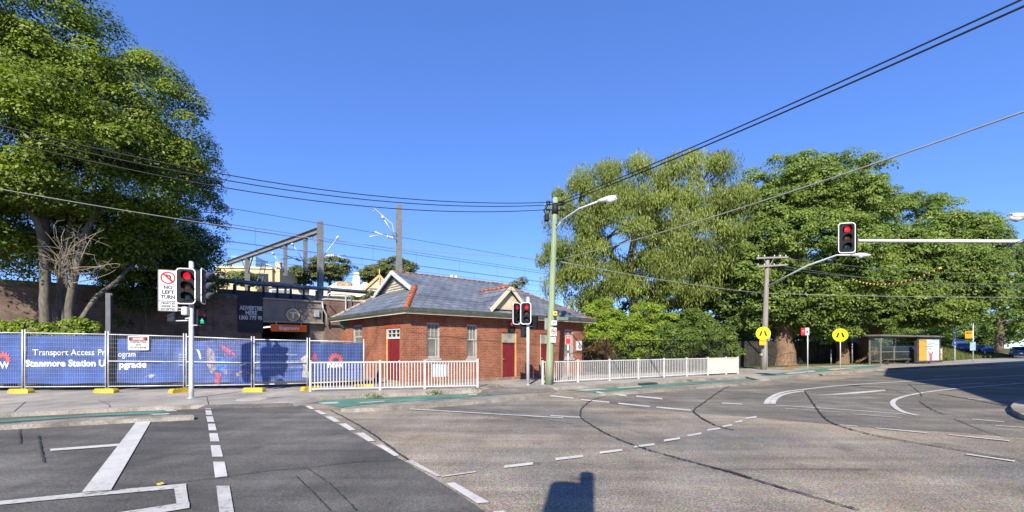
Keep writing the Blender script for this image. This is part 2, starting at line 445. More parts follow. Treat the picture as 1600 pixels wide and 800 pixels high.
# white edging and bands on the cycle lanes
MK = [0]
def mark(pts, worn=False, z=.014, zz=0): 
    MK[0] += 1; z += (MK[0] % 13)*.0004
    o = sheet('road_marking', pxs(pts, zz), zz+z, m_worn if worn else m_paint); return o
mark([(250,638.5),(262,638),(278,643),(262,643.5)], True)
mark([(232,647.6),(262,646.3),(266,648),(240,649.2)], True)
mark([(496,630),(527,628.5),(530,631),(506,632)], True); mark([(560,629.5),(600,627),(603,628),(565,630.6)], True)
mark([(730,616.6),(782,613.9),(784,615),(734,617.8)], True)
mark([(893,610.4),(935,607.6),(952,609),(915,611)], True); mark([(962,605.8),(1000,603.4),(1004,604.6),(968,607)], True)
mark([(1225,583.5),(1270,579),(1276,580.5),(1233,585)], True, .008, ZP); mark([(1290,577),(1330,574.4),(1336,575.5),(1298,578)], True, .008, ZP)
# concrete islands between the cycle lanes and the traffic
def island(pts): return slab('traffic_island', pxs(pts, .09), -.02, .09, m_sepc)
island([(-220,684),(0,665.5),(150,657.5),(303,650.5),(302,648),(240,648.5),(120,653.5),(0,662.5),(-220,680)])
island([(533,638.3),(545,639),(600,636.5),(700,630.5),(800,622.5),(840,618),(838,616),(790,617.2),(700,623.2),(610,630.5),(552,635)])
island([(937,614.6),(948,615),(1000,611.2),(1100,603.6),(1186,597.2),(1186,593.4),(1100,600),(1010,607.4),(952,612.6)])
isl = [Vector(p) for p in pxs([(1579,634),(1584,641),(1600,648.5),(1640,657),(1720,660),(1800,640),(1760,622),(1640,617),(1602,621),(1586,627)], .13)]
slab('traffic_island', isl, -.02, .13, m_kerb)

# painted markings
mark([(215,657.5),(237.5,656.6),(173.4,767.5),(128,771)])
mark([(78,703),(186,694.6),(186,698.3),(79,706.2)])
for q in ([(320,636),(328,636),(330,640.5),(321,640.5)], [(321,642),(330,642),(332,649),(322,649)], [(322,651.5),(332.5,651.5),(335,660),(324,660)],
          [(325,663),(336,663),(338.5,673.5),(326,673.5)], [(327,678),(340,678),(343,691),(328.5,691)], [(329,697),(344,697),(348.5,715),(331.5,715)], [(333,723),(351,723),(355.5,747),(336,748)]):
    mark(q)
mark([(338,761),(358.5,761),(366,805),(343,805)], True); mark([(344,822),(368,822),(380,880),(350,880)], True)
mark([(-90,794),(0,785),(128,772),(291,757.5),(291,764),(128,778.5),(0,791),(-90,800)], True)
mark([(272,764),(291,764),(296,795),(277,797)], True); mark([(180,804),(277,789),(296,787),(296,796),(200,812),(60,835)], True)
for q in ([(477,635.5),(485,635),(491,640),(485,640.3)], [(490.6,642.5),(499,642),(510.6,648),(502,648.7)], [(508,652),(518,651),(532,659.7),(522.5,660)],
          [(529.4,663),(540.6,662.5),(556,672.8),(546,673.4)], [(555,677.5),(568,677),(586.5,690),(575.6,691)], [(588,696.5),(597.5,695.6),(624.7,713),(616,714)]):
    mark(q)
mark([(634,722),(643,720),(690,745.6),(682,746)], True); mark([(690,745),(743,737.5),(743,739.5),(691,747)], True)
mark([(696,757),(710,755.6),(764.7,787),(746,788.7)]); mark([(770,802),(786,800),(850,842),(830,845)])
def dash(x0, y0, x1, y1, t=1.5, worn=False): mark([(x0,y0-t),(x1,y1-t),(x1,y1+t),(x0,y0+t)], worn)
for q in ((788,731,833,725.6,2), (868,719,911,714,1.9), (937,709,972,704.5,1.7), (991,699.6,1022.5,695.6,1.6), (1037.5,690,1062.5,686,1.5), (1074,681.6,1096,678,1.4), (1105,673,1125.6,670,1.3), (1129,667.5,1144,664.6,1.2), (1149,660.6,1160,658.4,1.2), (1164.7,654.8,1182,652,1.2)):
    dash(*q)
for q in ((860,619,896,623), (908,625,952,629.3), (966,631,1015,636), (1025.6,637,1080,642), (932,613.4,979,619), (994,619.7,1035,623.8)): dash(*q, 1.0)
dash(1128,630.5,1160,632.5,.8,True); dash(640,640,880,654,.7,True); dash(860,650,910,653,.9,True)
def band(px_pts, w, z=.014, mat=None, name='road_marking', zz=0):
    """flat band of constant real width along a line on the ground"""
    pts = [Vector(p) for p in pxs(px_pts, zz)]
    # resample smoothly
    q = []
    for i in range(len(pts)-1):
        p0, p1, p2, p3 = pts[max(i-1,0)], pts[i], pts[i+1], pts[min(i+2,len(pts)-1)]
        NS = 22 if name == 'tar_seam' else 6
        for k in range(NS):
            t = k/NS
            q.append(.5*((2*p1)+(p2-p0)*t+(2*p0-5*p1+4*p2-p3)*t*t+(3*p1-p0-3*p2+p3)*t**3))
    MK[0] += 1; z += (MK[0] % 13)*.0004
    q.append(pts[-1]); vs = []; fs = []
    for i, p in enumerate(q):
        d = (q[min(i+1,len(q)-1)]-q[max(i-1,0)]).normalized(); o = Vector((-d.y,d.x))*(w/2)
        if name == 'tar_seam': o *= random.choice((.6,.75,.9,1,1.15,1.35))*.72; p = p+Vector((random.uniform(-1,1), random.uniform(-1,1)))*min(.016, w*.3)
        vs += [(p.x-o.x,p.y-o.y,zz+z),(p.x+o.x,p.y+o.y,zz+z)]
    for i in range(len(q)-1): fs.append((2*i,2*i+1,2*i+3,2*i+2) if 1 else 0)
    mb = MB(); mb.add(vs, [f[::-1] for f in fs]); return struct(mb.build(name, mat or m_paint))
band([(1197,631.7),(1204,622),(1223,613.6),(1258,608.6),(1318.7,602.4),(1420,596),(1459,593.7),(1600,586.7),(1700,582)], .15)
band([(1207,631.7),(1211.5,623.6),(1227,616),(1258,611)], .15)
band([(1212,633.7),(1300,639.5),(1414,647.7)], .11); band([(1226,638.7),(1318.7,645)], .08, mat=m_worn); band([(1330,647.7),(1408.7,653.4)], .09, mat=m_worn)
mark([(1276,618.4),(1330,613.6),(1383,609.6),(1384,611.2),(1330,616.4)])
band([(1600,599),(1493,607.8),(1431,616),(1403,623.3),(1395,629),(1398,636),(1411.5,644.4),(1434,650)], .13)
for q in ([(1368,669.7),(1448,677.5)], [(1482,680.3),(1577,690)], [(1510,711),(1586,722.3)], [(1510,623),(1545,626.5)], [(1518,656),(1569,660.4)], [(1555,665.5),(1610,669.5)], [(1313,665),(1340,667)]):
    band(q, .10)
for q in ([(1300,590.4),(1335,588)], [(1210,595.2),(1270,592)], [(1480,602),(1540,598.6)], [(1460,588.5),(1500,586)], [(1500,571.9),(1530,570.6)], [(1545,575.6),(1600,573)]): band(q, .12, mat=m_worn)
# sealed cracks in the asphalt
for q, w in (([(954,617.5),(927,625.3),(911.5,636.3),(907,645.6),(908.5,653.4),(922.5,664),(953.7,681.6),(1000.6,700),(1060,717.5),(1119,733),(1172,749),(1341,799)], .05),
             ([(1141,603.4),(1126,611),(1104,627),(1085,641),(1091,650.3),(1119.4,666),(1146,672.8)], .06),
             ([(1257,610.6),(1274,636),(1290.6,655.6),(1310,665.5),(1352.5,678),(1403,688),(1459.4,697.8),(1516,707.7),(1600,721.7)], .06),
             ([(1319,603.6),(1403,610.6),(1460,615),(1501.5,622),(1577.5,636)], .09),
             ([(131,775),(250,758.8),(337,749),(412,738),(480,732.4),(560,723),(634,720.6)], .026),
             ([(480,733),(515,758),(557,799)], .022), ([(462,745),(488,770),(516,800)], .02),
             ([(515,641),(560,665),(600,692),(638,720)], .05), ([(1120,735),(1230,734.4),(1360,735)], .02), ([(1115,732.6),(1140,738),(1172,748)], .07),
             ([(660,634.7),(760,643),(897,664)], .03), ([(60,682),(66,714),(69,724)], .03), ([(31,672),(31,694)], .03),
             ([(1420,600),(1440,620),(1400,612)], .03), ([(1437,628),(1455,640),(1476,648)], .04), ([(1490,655),(1540,675),(1600,690)], .03),
             ([(725,678),(760,675),(830,672)], .02), ([(640,683),(700,681)], .02)):
    band(q, w, .018, m_tar, 'tar_seam')
for q in ([(0,628),(60,624),(140,618)], [(300,624),(375,614.5)],):
    pass
# expansion joints in the footpath
for q in ([(154,625),(171,633),(170,638)], [(323,620),(326,632)], [(40,628),(20,645)], [(700,606),(720,611)]): band(q, .02, .004, m_tar, 'paving_joint', ZP)
# tactile pads, ochre gravel, covers
m_tact = M('tactile', (.62,.36,.07), .8, var=.2, scale=30)
sheet('tactile_paving', pxs([(1293,576.5),(1310,575),(1320,577),(1303,578.6)], ZP), ZP+.008, m_tact)
sheet('tactile_paving', pxs([(1222,577.5),(1232,572.6),(1250,571.6),(1238,577)], ZP), ZP+.008, M('leaf_litter', (.34,.21,.07), .95, var=.5, scale=9))
c = G(393, 624, ZP); struct(MB().prism([(c.x+.42*math.cos(a/12*math.pi), c.y+.42*math.sin(a/12*math.pi)) for a in range(24)], ZP, ZP+.008).build('manhole_cover', M('cover', (.40,.36,.29), .8)))
# soil strip at the foot of the hoarding and brick edging
sheet('soil_strip', pxs([(-60,607.5),(100,607),(290,606.6),(480,603.5),(575,602),(610,597),(560,590),(-60,592)], ZP), ZP+.006, m_soil)
# ------------------------------------------------------------------ shared materials of the things
m_white = M('white_paint', (.54,.54,.53), .45, var=.08, scale=3, dirt=.30)
m_cream = M('cream_paint', (.70,.66,.50), .5, var=.12, dirt=.35)
m_galv = M('galvanised', (.50,.52,.52), .42, .55, var=.12, scale=8)
m_galv2 = M('galvanised_light', (.62,.64,.64), .45, .25, var=.1, scale=8)
m_steel = M('rail_steel', (.25,.255,.25), .55, .3, var=.12, scale=3, dirt=.2)
m_black = M('black_housing', (.006,.0065,.008), .6, var=.2, spec=.2)
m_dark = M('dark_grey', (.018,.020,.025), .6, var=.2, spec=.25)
m_wire = M('cable', (.012,.012,.014), .6)
m_wireg = M('cable_grey', (.25,.26,.25), .5)
m_signw = M('sign_white', (.62,.62,.62), .35, var=.03)
m_blk = M('ink', (.01,.01,.012), .5, var=.05)
m_red = M('sign_red', (.55,.018,.022), .4, var=.05)
m_yel = M('plastic_yellow', (.58,.38,.025), .65, var=.25, dirt=.6)
m_fluo = M('fluoro_yellow', (.72,.74,.0), .4, var=.03)
m_org = M('sign_orange', (.80,.35,.01), .45, var=.05)
m_blue = M('banner_blue', (.038,.080,.265), .55, var=.22, scale=1.2)
m_bdark = M('banner_navy', (.026,.050,.205), .55, var=.2)
m_maroon = M('maroon_paint', (.17,.016,.022), .45, var=.12, dirt=.15)
m_timber = M('frame_timber', (.58,.34,.12), .6, var=.15)
m_stone = M('sill_stone', (.42,.38,.33), .8, dirt=.2)
m_board = M('weathered_board', (.33,.32,.27), .8, var=.3, scale=2)
m_pane = M('window_pane', (.19,.185,.16), .3, var=.25, scale=2.5, spec=.5)
m_paned = M('dark_pane', (.02,.022,.024), .08, spec=.8)
m_frost = M('white_sash', (.40,.395,.37), .5, dirt=.15)
m_gut = M('gutter_green', (.075,.085,.065), .5, var=.2)
m_fascia = M('fascia_cream', (.62,.55,.40), .55, var=.1)
m_terra = M('terracotta', (.40,.105,.035), .75, var=.3, scale=5, dirt=.3)
m_terrad = M('terracotta_weathered', (.23,.105,.060), .85, var=.35, scale=4, dirt=.5)
m_lichen = M('ridge_lichen', (.30,.25,.20), .9, var=.5, scale=3, dirt=.3)
brick_f = brickmat('brick_front', (.34,.095,.042), (.225,.062,.030), (.27,.18,.125), 'XZY', stain=.42, ms=.012)
brick_s = brickmat('brick_side', (.34,.095,.042), (.225,.062,.030), (.27,.18,.125), 'YZX', stain=.42, ms=.012)
slate_f = brickmat('slate_front', (.175,.195,.225), (.125,.142,.168), (.05,.055,.065), 'XYZ', bw=.46, bh=.27, ms=.018, stain=.32, rough=.5, bumpy=.5)
slate_s = brickmat('slate_side', (.175,.195,.225), (.125,.142,.168), (.05,.055,.065), 'YXZ', bw=.46, bh=.27, ms=.018, stain=.32, rough=.5, bumpy=.5)

# ------------------------------------------------------------------ brick station building
AX, AY, ANG = -4.248, 19.0, R(40.5)
ux, uy = math.cos(ANG), math.sin(ANG)
BL, BW = 11.0, 7.9
def sfront(px):
    r = (px-800)/F; return (r*AY-AX)/(ux-r*uy)
def sleft(px):
    r = (px-800)/F; return (AX-AY*r)/(uy+ux*r)
def zfront(s, py): return 1.62-(py-YH)*(AY+uy*s)/F
def zleft(t, py): return 1.62-(py-YH)*(AY+ux*t)/F
B = thing('station_building', 'red brick station building with slate hipped roof and small front gable', 'building', (AX, AY, ZP), ANG)
def wall_panel(mb, Lw, Hw, ops, axis, th=.24, rev=.14):
    """brick wall with openings; axis 'x': along x facing -y, axis 'y': along y facing -x"""
    xs = sorted({0, Lw, *[o[0] for o in ops], *[o[1] for o in ops]}); zs = sorted({0, Hw, *[o[2] for o in ops], *[o[3] for o in ops]})
    def pt(a, d, z): return (a, d, z) if axis == 'x' else (d, a, z)
    fl = axis == 'y'
    def quad(*q): mb.add(q if not fl else q[::-1], [(0,1,2,3)])
    for i in range(len(xs)-1):
        for j in range(len(zs)-1):
            cx, cz = (xs[i]+xs[i+1])/2, (zs[j]+zs[j+1])/2
            if any(o[0] < cx < o[1] and o[2] < cz < o[3] for o in ops): continue
            quad(pt(xs[i],0,zs[j]), pt(xs[i+1],0,zs[j]), pt(xs[i+1],0,zs[j+1]), pt(xs[i],0,zs[j+1]))
    for a, b, c, d in ops:
        quad(pt(a,0,c), pt(a,0,d), pt(a,rev,d), pt(a,rev,c)); quad(pt(b,0,d), pt(b,0,c), pt(b,rev,c), pt(b,rev,d))
        quad(pt(a,0,d), pt(b,0,d), pt(b,rev,d), pt(a,rev,d)); quad(pt(b,0,c), pt(a,0,c), pt(a,rev,c), pt(b,rev,c))
fo = []
def fop(p0, p1, y0, y1):
    a, b = sfront(p0), sfront(p1); m = (a+b)/2
    o = (a, b, max(0, zfront(m, y1)), zfront(m, y0)); fo.append(o); return o
w1 = fop(667, 687.6, 504, 560); w2 = fop(729.4, 746.2, 507, 560); d1 = fop(783.6, 807.5, 519.5, 595)
d2 = fop(844, 858, 521.5, 595); w3 = fop(882.5, 896, 515, 560)
lo_ = []
def lop(p0, p1, y0, y1):
    a, b = sleft(p1), sleft(p0); m = (a+b)/2
    o = (a, b, max(0, zleft(m, y1)), zleft(m, y0)); lo_.append(o); return o
ld = lop(602.5, 625, 513, 600); lw = lop(551, 566, 508, 545)
EZ = 3.12
mb = MB(); wall_panel(mb, BL, EZ, fo, 'x'); mb.build('wall', brick_f, B)
mb = MB(); wall_panel(mb, BW, EZ, lo_, 'y'); mb.build('wall', brick_s, B)
mb = MB(); mb.add([(BL,0,0),(BL,BW,0),(BL,BW,EZ),(BL,0,EZ)], [(0,1,2,3)]); mb.add([(0,BW,0),(BL,BW,0),(BL,BW,EZ),(0,BW,EZ)], [(3,2,1,0)]); mb.build('wall', brick_s, B)
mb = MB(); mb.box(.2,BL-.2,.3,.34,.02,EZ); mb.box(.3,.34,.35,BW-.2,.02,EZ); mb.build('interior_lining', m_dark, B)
def axes(axis):
    return (lambda a, d, z: (a, d, z)) if axis == 'x' else (lambda a, d, z: (d, a, z))
def bx(mb, axis, a0, a1, d0, d1, z0, z1):
    if axis == 'x': mb.box(a0,a1,d0,d1,z0,z1)
    else: mb.box(d0,d1,a0,a1,z0,z1)
def sash_window(o, axis, bars=3, split=.45, arch=False, sill=True):
    a, b, c, d = o; w = MB(); t = .07; e = .004
    for q in ((a+e,a+t,c+e,d-e),(b-t,b-e,c+e,d-e)): bx(w, axis, q[0],q[1],.05,.125,q[2],q[3])
    bx(w, axis, a+t,b-t,.05,.12,d-t-e,d-e); bx(w, axis, a+t,b-t,.05,.12,c+e,c+t+.03)
    win = w.build('window', m_frost, B)
    g = MB(); zs = d-(d-c)*split
    bx(g, axis, a+t,b-t,.098,.104,c+t,d-t); g.build('pane', m_pane, win)
    k = MB(); bx(k, axis, a+t,b-t,.07,.10,zs-.03,zs+.03)
    for i in range(1, bars): x = a+t+(b-a-2*t)*i/bars; bx(k, axis, x-.014,x+.014,.075,.10,zs+.03,d-t)
    zq = (zs+d-t)/2; bx(k, axis, a+t,b-t,.079,.101,zq-.012,zq+.012)
    x = b-t-.09; bx(k, axis, x-.02, x+.02,.076,.10,c+t+.03,zs-.03)
    k.build('sash_bars', m_frost, win)
    if sill:
        s = MB(); bx(s, axis, a-.05,b+.05,-.05,.14,c-.09,c-.002); s.build('sill', m_stone, win)
    return win
sash_window(w1, 'x'); sash_window(w2, 'x'); sash_window(w3, 'x', 2)
sash_window(lw, 'y', 2, .5, sill=False)
def timber_door(o, axis, ztop, light='boards', fr=None):
    a, b, c, d = o; t = .075; e = .004
    f = MB()
    bx(f, axis, a+e,a+t,.03,.13,.02,d-e); bx(f, axis, b-t,b-e,.03,.13,.02,d-e)
    door = f.build('door', fr or m_timber, B)
    p = MB(); bx(p, axis, a+t,b-t,.08,.125,.03,ztop)
    n = 4
    for i in range(n):
        x0 = a+t+(b-a-2*t)*i/n; bx(p, axis, x0+.012, x0+(b-a-2*t)/n-.012,.066,.08,.05,ztop-.05)
    p.build('door_leaf', m_maroon, door)
    k = MB()
    if axis == 'x': k.tube([(a+t+.09,.07,1.02),(a+t+.09,.02,1.02)], .025)
    else: k.tube([(.07,a+t+.09,1.02),(.02,a+t+.09,1.02)], .025)
    k.build('handle', m_galv, door)
    if light == 'boards':
        q = MB(); m = 7
        for i in range(m):
            x0 = a+t*.3+(b-a-t*.6)*i/m; bx(q, axis, x0,x0+(b-a-t*.6)/m-.012,.04,.075,ztop+.02,d-e)
        q.build('fanlight', m_board, door)
    else:
        q = MB(); bx(q, axis, a+t,b-t,.09,.10,ztop+.09,d-.07)
        q.build('fanlight_pane', m_paned, door)
        q = MB(); bx(q, axis, a+t,b-t,.035,.11,ztop+.002,ztop+.09); bx(q, axis, a+t,b-t,.035,.11,d-.07,d-e)
        for i in range(1,3): x = a+t+(b-a-2*t)*i/3; bx(q, axis, x-.018,x+.018,.05,.09,ztop+.09,d-.07)
        z = (ztop+.02+d)/2; bx(q, axis, a+t,b-t,.055,.091,z-.016,z+.016)
        for x in (a+t+.03, b-t-.03): bx(q, axis, x-.03,x+.03,.045,.095,ztop+.09,d-.07)
        q.build('fanlight', m_white, door)
    return door
m1 = (d1[0]+d1[1])/2; timber_door(d1, 'x', zfront(m1, 536))
m2 = (d2[0]+d2[1])/2; timber_door(d2, 'x', zfront(m2, 537.5), fr=m_cream)
ml = (ld[0]+ld[1])/2; timber_door(ld, 'y', zleft(ml, 529.5), 'glass')
# flat brick arches over the openings (soldier course)
m_sold = brickmat('brick_soldier', (.36,.078,.028), (.25,.055,.022), (.20,.115,.075), 'ZXY', stain=.2)
for (a,b,c,d) in fo: mb = MB(); bx(mb, 'x', a-.12, b+.12, -.012, .0, d+.002, d+.22); mb.build('lintel', m_sold, B)
for (a,b,c,d) in lo_:
    n = 7; mb = MB()
    for i in range(n):
        x0 = a-.10+(b-a+.2)*i/n; x1 = a-.10+(b-a+.2)*(i+1)/n; u0 = (i+.5)/n*2-1
        h = .06*(1-u0*u0); bx(mb, 'y', x0, x1, -.014, 0, d-.005+h, d+.2+h)
    mb.build('lintel', M('lintel_brick', (.30,.06,.025), .85, var=.3, scale=9), B)
mb = MB(); mb.box(-.03,BL+.03,-.03,0,0,.14); mb.box(-.03,0,0,BW+.03,0,.14); mb.build('plinth', M('plinth', (.24,.16,.11), .9, var=.25), B)
# roof
ov = .42; ey = EZ+.06
ts_ = math.tan(R(26.8)); tl = math.tan(R(35.5)); tr = math.tan(R(34.5))
RZ = ey+(BW/2+ov)*ts_; GX = 1.35; RX1 = BL+ov-(RZ-ey)/tr
gb_z = ey+(GX+ov)*tl; gb_v = (gb_z-ey)/ts_-ov       # where the left hip meets the gablet
C0, C1, C2, C3 = (-ov,-ov,ey), (BL+ov,-ov,ey), (BL+ov,BW+ov,ey), (-ov,BW+ov,ey)
ga, gbk, gp = (GX, gb_v, gb_z), (GX, BW-gb_v, gb_z), (GX, BW/2, RZ)
rr_ = (RX1, BW/2, RZ)
mb = MB()
mb.add([C0, C1, rr_, gp, ga], [(0,1,2,3,4)], 0); mb.add([C2, C3, gbk, gp, rr_], [(0,1,2,3,4)], 0)
mb.add([C3, C0, ga, gbk], [(0,1,2,3)], 1); mb.add([C1, C2, rr_], [(0,1,2)], 1)
mb.add([C0,C1,C2,C3], [(3,2,1,0)], 2)
roof = mb.build('roof', [slate_f, slate_s, m_fascia], B)
mb = MB(); g = .11
mb.box(-ov-g, BL+ov+g, -ov-g, -ov, ey-.10, ey+.045); mb.box(-ov-g, -ov, -ov, BW+ov+g, ey-.10, ey+.045)
mb.box(BL+ov, BL+ov+g, -ov, BW+ov+g, ey-.10, ey+.045); mb.box(-ov, BL+ov, BW+ov, BW+ov+g, ey-.10, ey+.045)
mb.build('gutter', m_gut, roof)
mb = MB(); mb.box(-ov-.03, BL+ov+.03, -ov-.03, -ov+.02, ey-.20, ey-.102); mb.box(-ov-.03, -ov+.02, -ov+.02, BW+ov+.03, ey-.20, ey-.102)
mb.box(BL+ov-.02, BL+ov+.03, -ov+.02, BW+ov, ey-.2, ey-.102)
mb.build('fascia', m_fascia, roof)
mb = MB(); mb.box(-ov+.02, BL+ov-.02, -ov+.02, -.002, ey-.13, ey-.11); mb.box(-ov+.02, -.002, 0, BW+ov-.02, ey-.13, ey-.11); mb.build('soffit', m_board, roof)
def captiles(mb, a, b, r=.085, pitch=.33):
    a = Vector(a); b = Vector(b); n = max(2, int((b-a).length/pitch))
    for i in range(n):
        p = a.lerp(b, i/n); q = a.lerp(b, (i+1)/n+.01)
        mb.tube([p+Vector((0,0,.01)), q+Vector((0,0,.01))], [r*1.12, r*.95], 8)
for q0, q1, rad, mt in ((C0, ga, .11, m_terra), (C1, rr_, .055, m_terrad), (C3, gbk, .07, m_lichen), ((GX-.25, BW/2, RZ), rr_, .05, m_terrad), (C2, rr_, .055, m_terrad)):
    mb = MB(); captiles(mb, q0, q1, rad); mb.build('ridge_tiles', mt, roof)
# gablet on the left hip
mb = MB()
mb.add([(GX-.02,gb_v+.1,gb_z),(GX-.02,BW-gb_v-.1,gb_z),(GX-.02,BW/2,RZ-.05)], [(2,1,0)]); mb.build('gablet', m_fascia, roof)
mb = MB()
for k in range(5):
    z = gb_z+.08+k*.13; hw = (RZ-.12-z)/ts_
    if hw > .1: mb.box(GX-.05, GX-.021, BW/2-hw, BW/2+hw, z, z+.05)
mb.build('gablet_louvre', m_board, roof)
mb = MB(); ex = GX-.28
for sgn, v0 in ((1, gb_v), (-1, BW-gb_v)):
    mb.add([(GX+.05,v0,gb_z+.02),(GX+.05,BW/2,RZ+.03),(ex,BW/2,RZ+.03),(ex,v0-sgn*.12,gb_z-.04)], [(0,1,2,3) if sgn > 0 else (3,2,1,0)], 1)
    mb.bar((ex-.02, v0-sgn*.14, gb_z-.10), (ex-.02, BW/2, RZ-.05), .05, .20, 0)
mb.build('bargeboard', [m_white, slate_f], roof)
# small gable over the door
gc = sfront(794.5)-.03; gh = 1.22; gz0 = 3.42; gz1 = 4.55; tg = (gz1-gz0)/gh
vy = (gz1-ey)/ts_-ov
mb = MB()
yf = -.22
for sg in (-1, 1):
    q = [(gc+sg*gh, yf, gz0), (gc, yf, gz1), (gc, vy, gz1+.01), (gc+sg*gh, (gz0-ey)/ts_-ov-.05, gz0)]
    mb.add(q, [(0,1,2,3) if sg < 0 else (3,2,1,0)])
gab = mb.build('gable', slate_s, roof)
mb = MB(); mb.plate([(gc-gh+.12, gz0+.02),(gc+gh-.12, gz0+.02),(gc,gz1-.1)], -.06, -.02); mb.build('gable_panel', M('gable_sheet', (.55,.47,.32), .7, var=.2, scale=2), roof)
mb = MB()
for sg in (-1, 1): mb.bar((gc+sg*(gh+.05), yf-.02, gz0-.10), (gc, yf-.02, gz1-.03), .05, .17)
mb.build('bargeboard', m_fascia, roof)
mb = MB(); captiles(mb, (gc, yf+.1, gz1+.02), (gc, vy, gz1+.02), .06); mb.build('ridge_tiles', m_terra, roof)
# chimney behind the ridge
mb = MB(); mb.bbox(5.0,5.6,BW/2+.6,BW/2+1.1,RZ-.6,RZ+.12,.02); chm = mb.build('chimney', m_terra, roof)
mb = MB()
for x in (5.15, 5.45): mb.tube([(x,BW/2+.85,RZ+.12),(x,BW/2+.85,RZ+.34)], [.09,.07], 10)
mb.build('chimney_pot', m_fascia, roof)
# notice board on the wall and downpipe
s0, s1 = sfront(899.5), sfront(909); sm = (s0+s1)/2
nb = thing('notice_board', 'framed white notice mounted on the brick wall beyond the last window', 'notice', tuple(B.matrix_basis @ Vector((sm, -.045, (zfront(sm,532.5)+zfront(sm,548))/2))), ANG)
hw, hh = (s1-s0)/2, (zfront(sm,532.5)-zfront(sm,548))/2
MB().plate(rrect(0,0,hw*2,hh*2,.03), 0, .04).build('frame', m_galv, nb)
MB().plate(rrect(0,0,hw*1.8,hh*1.85,.02), -.012, -.002).build('notice', m_signw, nb)
mb = MB()
for k, q in enumerate([(0,.10,.10,.2),(-.05,-.05,.12,.2),(.06,-.12,.12,.16)]): mb.plate(rrect(q[0],q[1],q[2],q[3],.04), -.018, -.013)
mb.build('picture', M('notice_picture', (.16,.28,.38), .5, var=.4, scale=20), nb)
# green hopper lamp and pipe at the far left corner of the building
p = P(540, 505, 24.6)
t = thing('wall_lantern', 'green metal lantern hanging at the left end of the station roof', 'lamp', tuple(p), ANG)
MB().tube([(0,0,.55),(0,0,.25)], [.09,.10], 10).build('stem', M('lamp_green', (.03,.13,.085), .45), t)
MB().tube([(0,0,.25),(0,0,.2),(0,0,-.18),(0,0,-.3)], [.14,.36,.26,.12], 8, smooth=False).build('lamp_shade', M('lamp_green', (.03,.13,.085)), t)
MB().tube([(0,0,.5),(.0,.2,.75),(.0,.5,.9)], .03, 8).build('bracket', m_gut, t)

# ------------------------------------------------------------------ white pedestrian railings
def railing(name, label, pts, hgt, cream_from=None, pitch=.112):
    """pts: post positions (x, y) along the line"""
    b = pts[0]; t = thing(name, label, 'railing', (b[0], b[1], ZP), 0)
    for i, p in enumerate(pts):
        old = cream_from is not None and i >= cream_from
        q = Vector((p[0]-b[0], p[1]-b[1], 0)); a = math.atan2(pts[min(i+1,len(pts)-1)][1]-pts[max(i-1,0)][1], pts[min(i+1,len(pts)-1)][0]-pts[max(i-1,0)][0])
        o = MB().bbox(-.04,.04,-.04,.04,-.04,hgt+.03,.008).build('post', m_white, t, q, a); o.rotation_euler.x = random.uniform(-.012,.012)
        o2 = MB().bbox(-.046,.046,-.046,.046,hgt+.031,hgt+.05,.006).build('post_cap', m_white, o)
    for i in range(len(pts)-1):
        p, q = Vector((pts[i][0]-b[0], pts[i][1]-b[1], 0)), Vector((pts[i+1][0]-b[0], pts[i+1][1]-b[1], 0))
        d = q-p; Ln = d.length; a = math.atan2(d.y, d.x); mt = m_cream if cream_from is not None and i >= cream_from else m_white
        MB().bbox(.04,Ln-.04,-.025,.025,hgt-.055,hgt-.005,.006).build('rail', mt, t, p, a); MB().bbox(.04,Ln-.04,-.022,.022,.07,.115,.006).build('rail', mt, t, p, a)
        mb = MB(); n = int((Ln-.08)/pitch)
        for k in range(1, n+1):
            x = .04+(Ln-.08)*k/(n+1); mb.box(x-.0135,x+.0135,-.011,.011,.115,hgt-.055)
        if mt is m_cream: mb.box(.05,Ln-.05,.013,.02,.12,hgt-.06)
        mb.build('balusters', mt, t, p, a)
    return t
lp = [tuple(G(x, y, ZP)[:2]) for x, y in ((485,611.8),(594,609.5),(663.5,607.8),(746,606))]
railing('pedestrian_railing', 'white picket railing with a blank white sign in front of the blue hoarding end', lp, 1.08)
rp = [tuple(G(x, y, ZP)[:2]) for x, y in ((848,600.5),(903,597.2),(952.5,594.6),(997.5,592.2),(1037.5,590),(1073,588.1),(1106,586.4),(1134.5,585),(1153,584))]
railing('pedestrian_railing', 'long white picket railing right of the green pole, with a cream far end', rp, .99, cream_from=6, pitch=.13)
d = (Vector(lp[3])-Vector(lp[1])).normalized(); c = G(685, 607.2, ZP)
t = thing('blank_sign', 'blank white sheet sign fixed behind the railing in front of the first window', 'sign', (c.x+.03, c.y+.07, ZP+.72), math.atan2(d.y,d.x))
MB().plate(rrect(0,0,.62,.52,.03), 0, .006).build('panel', m_signw, t)
mb = MB()
for x in (-.2,.2): MB().box(x-.012,x+.012,.006,.02,-.25,.25).build('batten', m_galv, t)

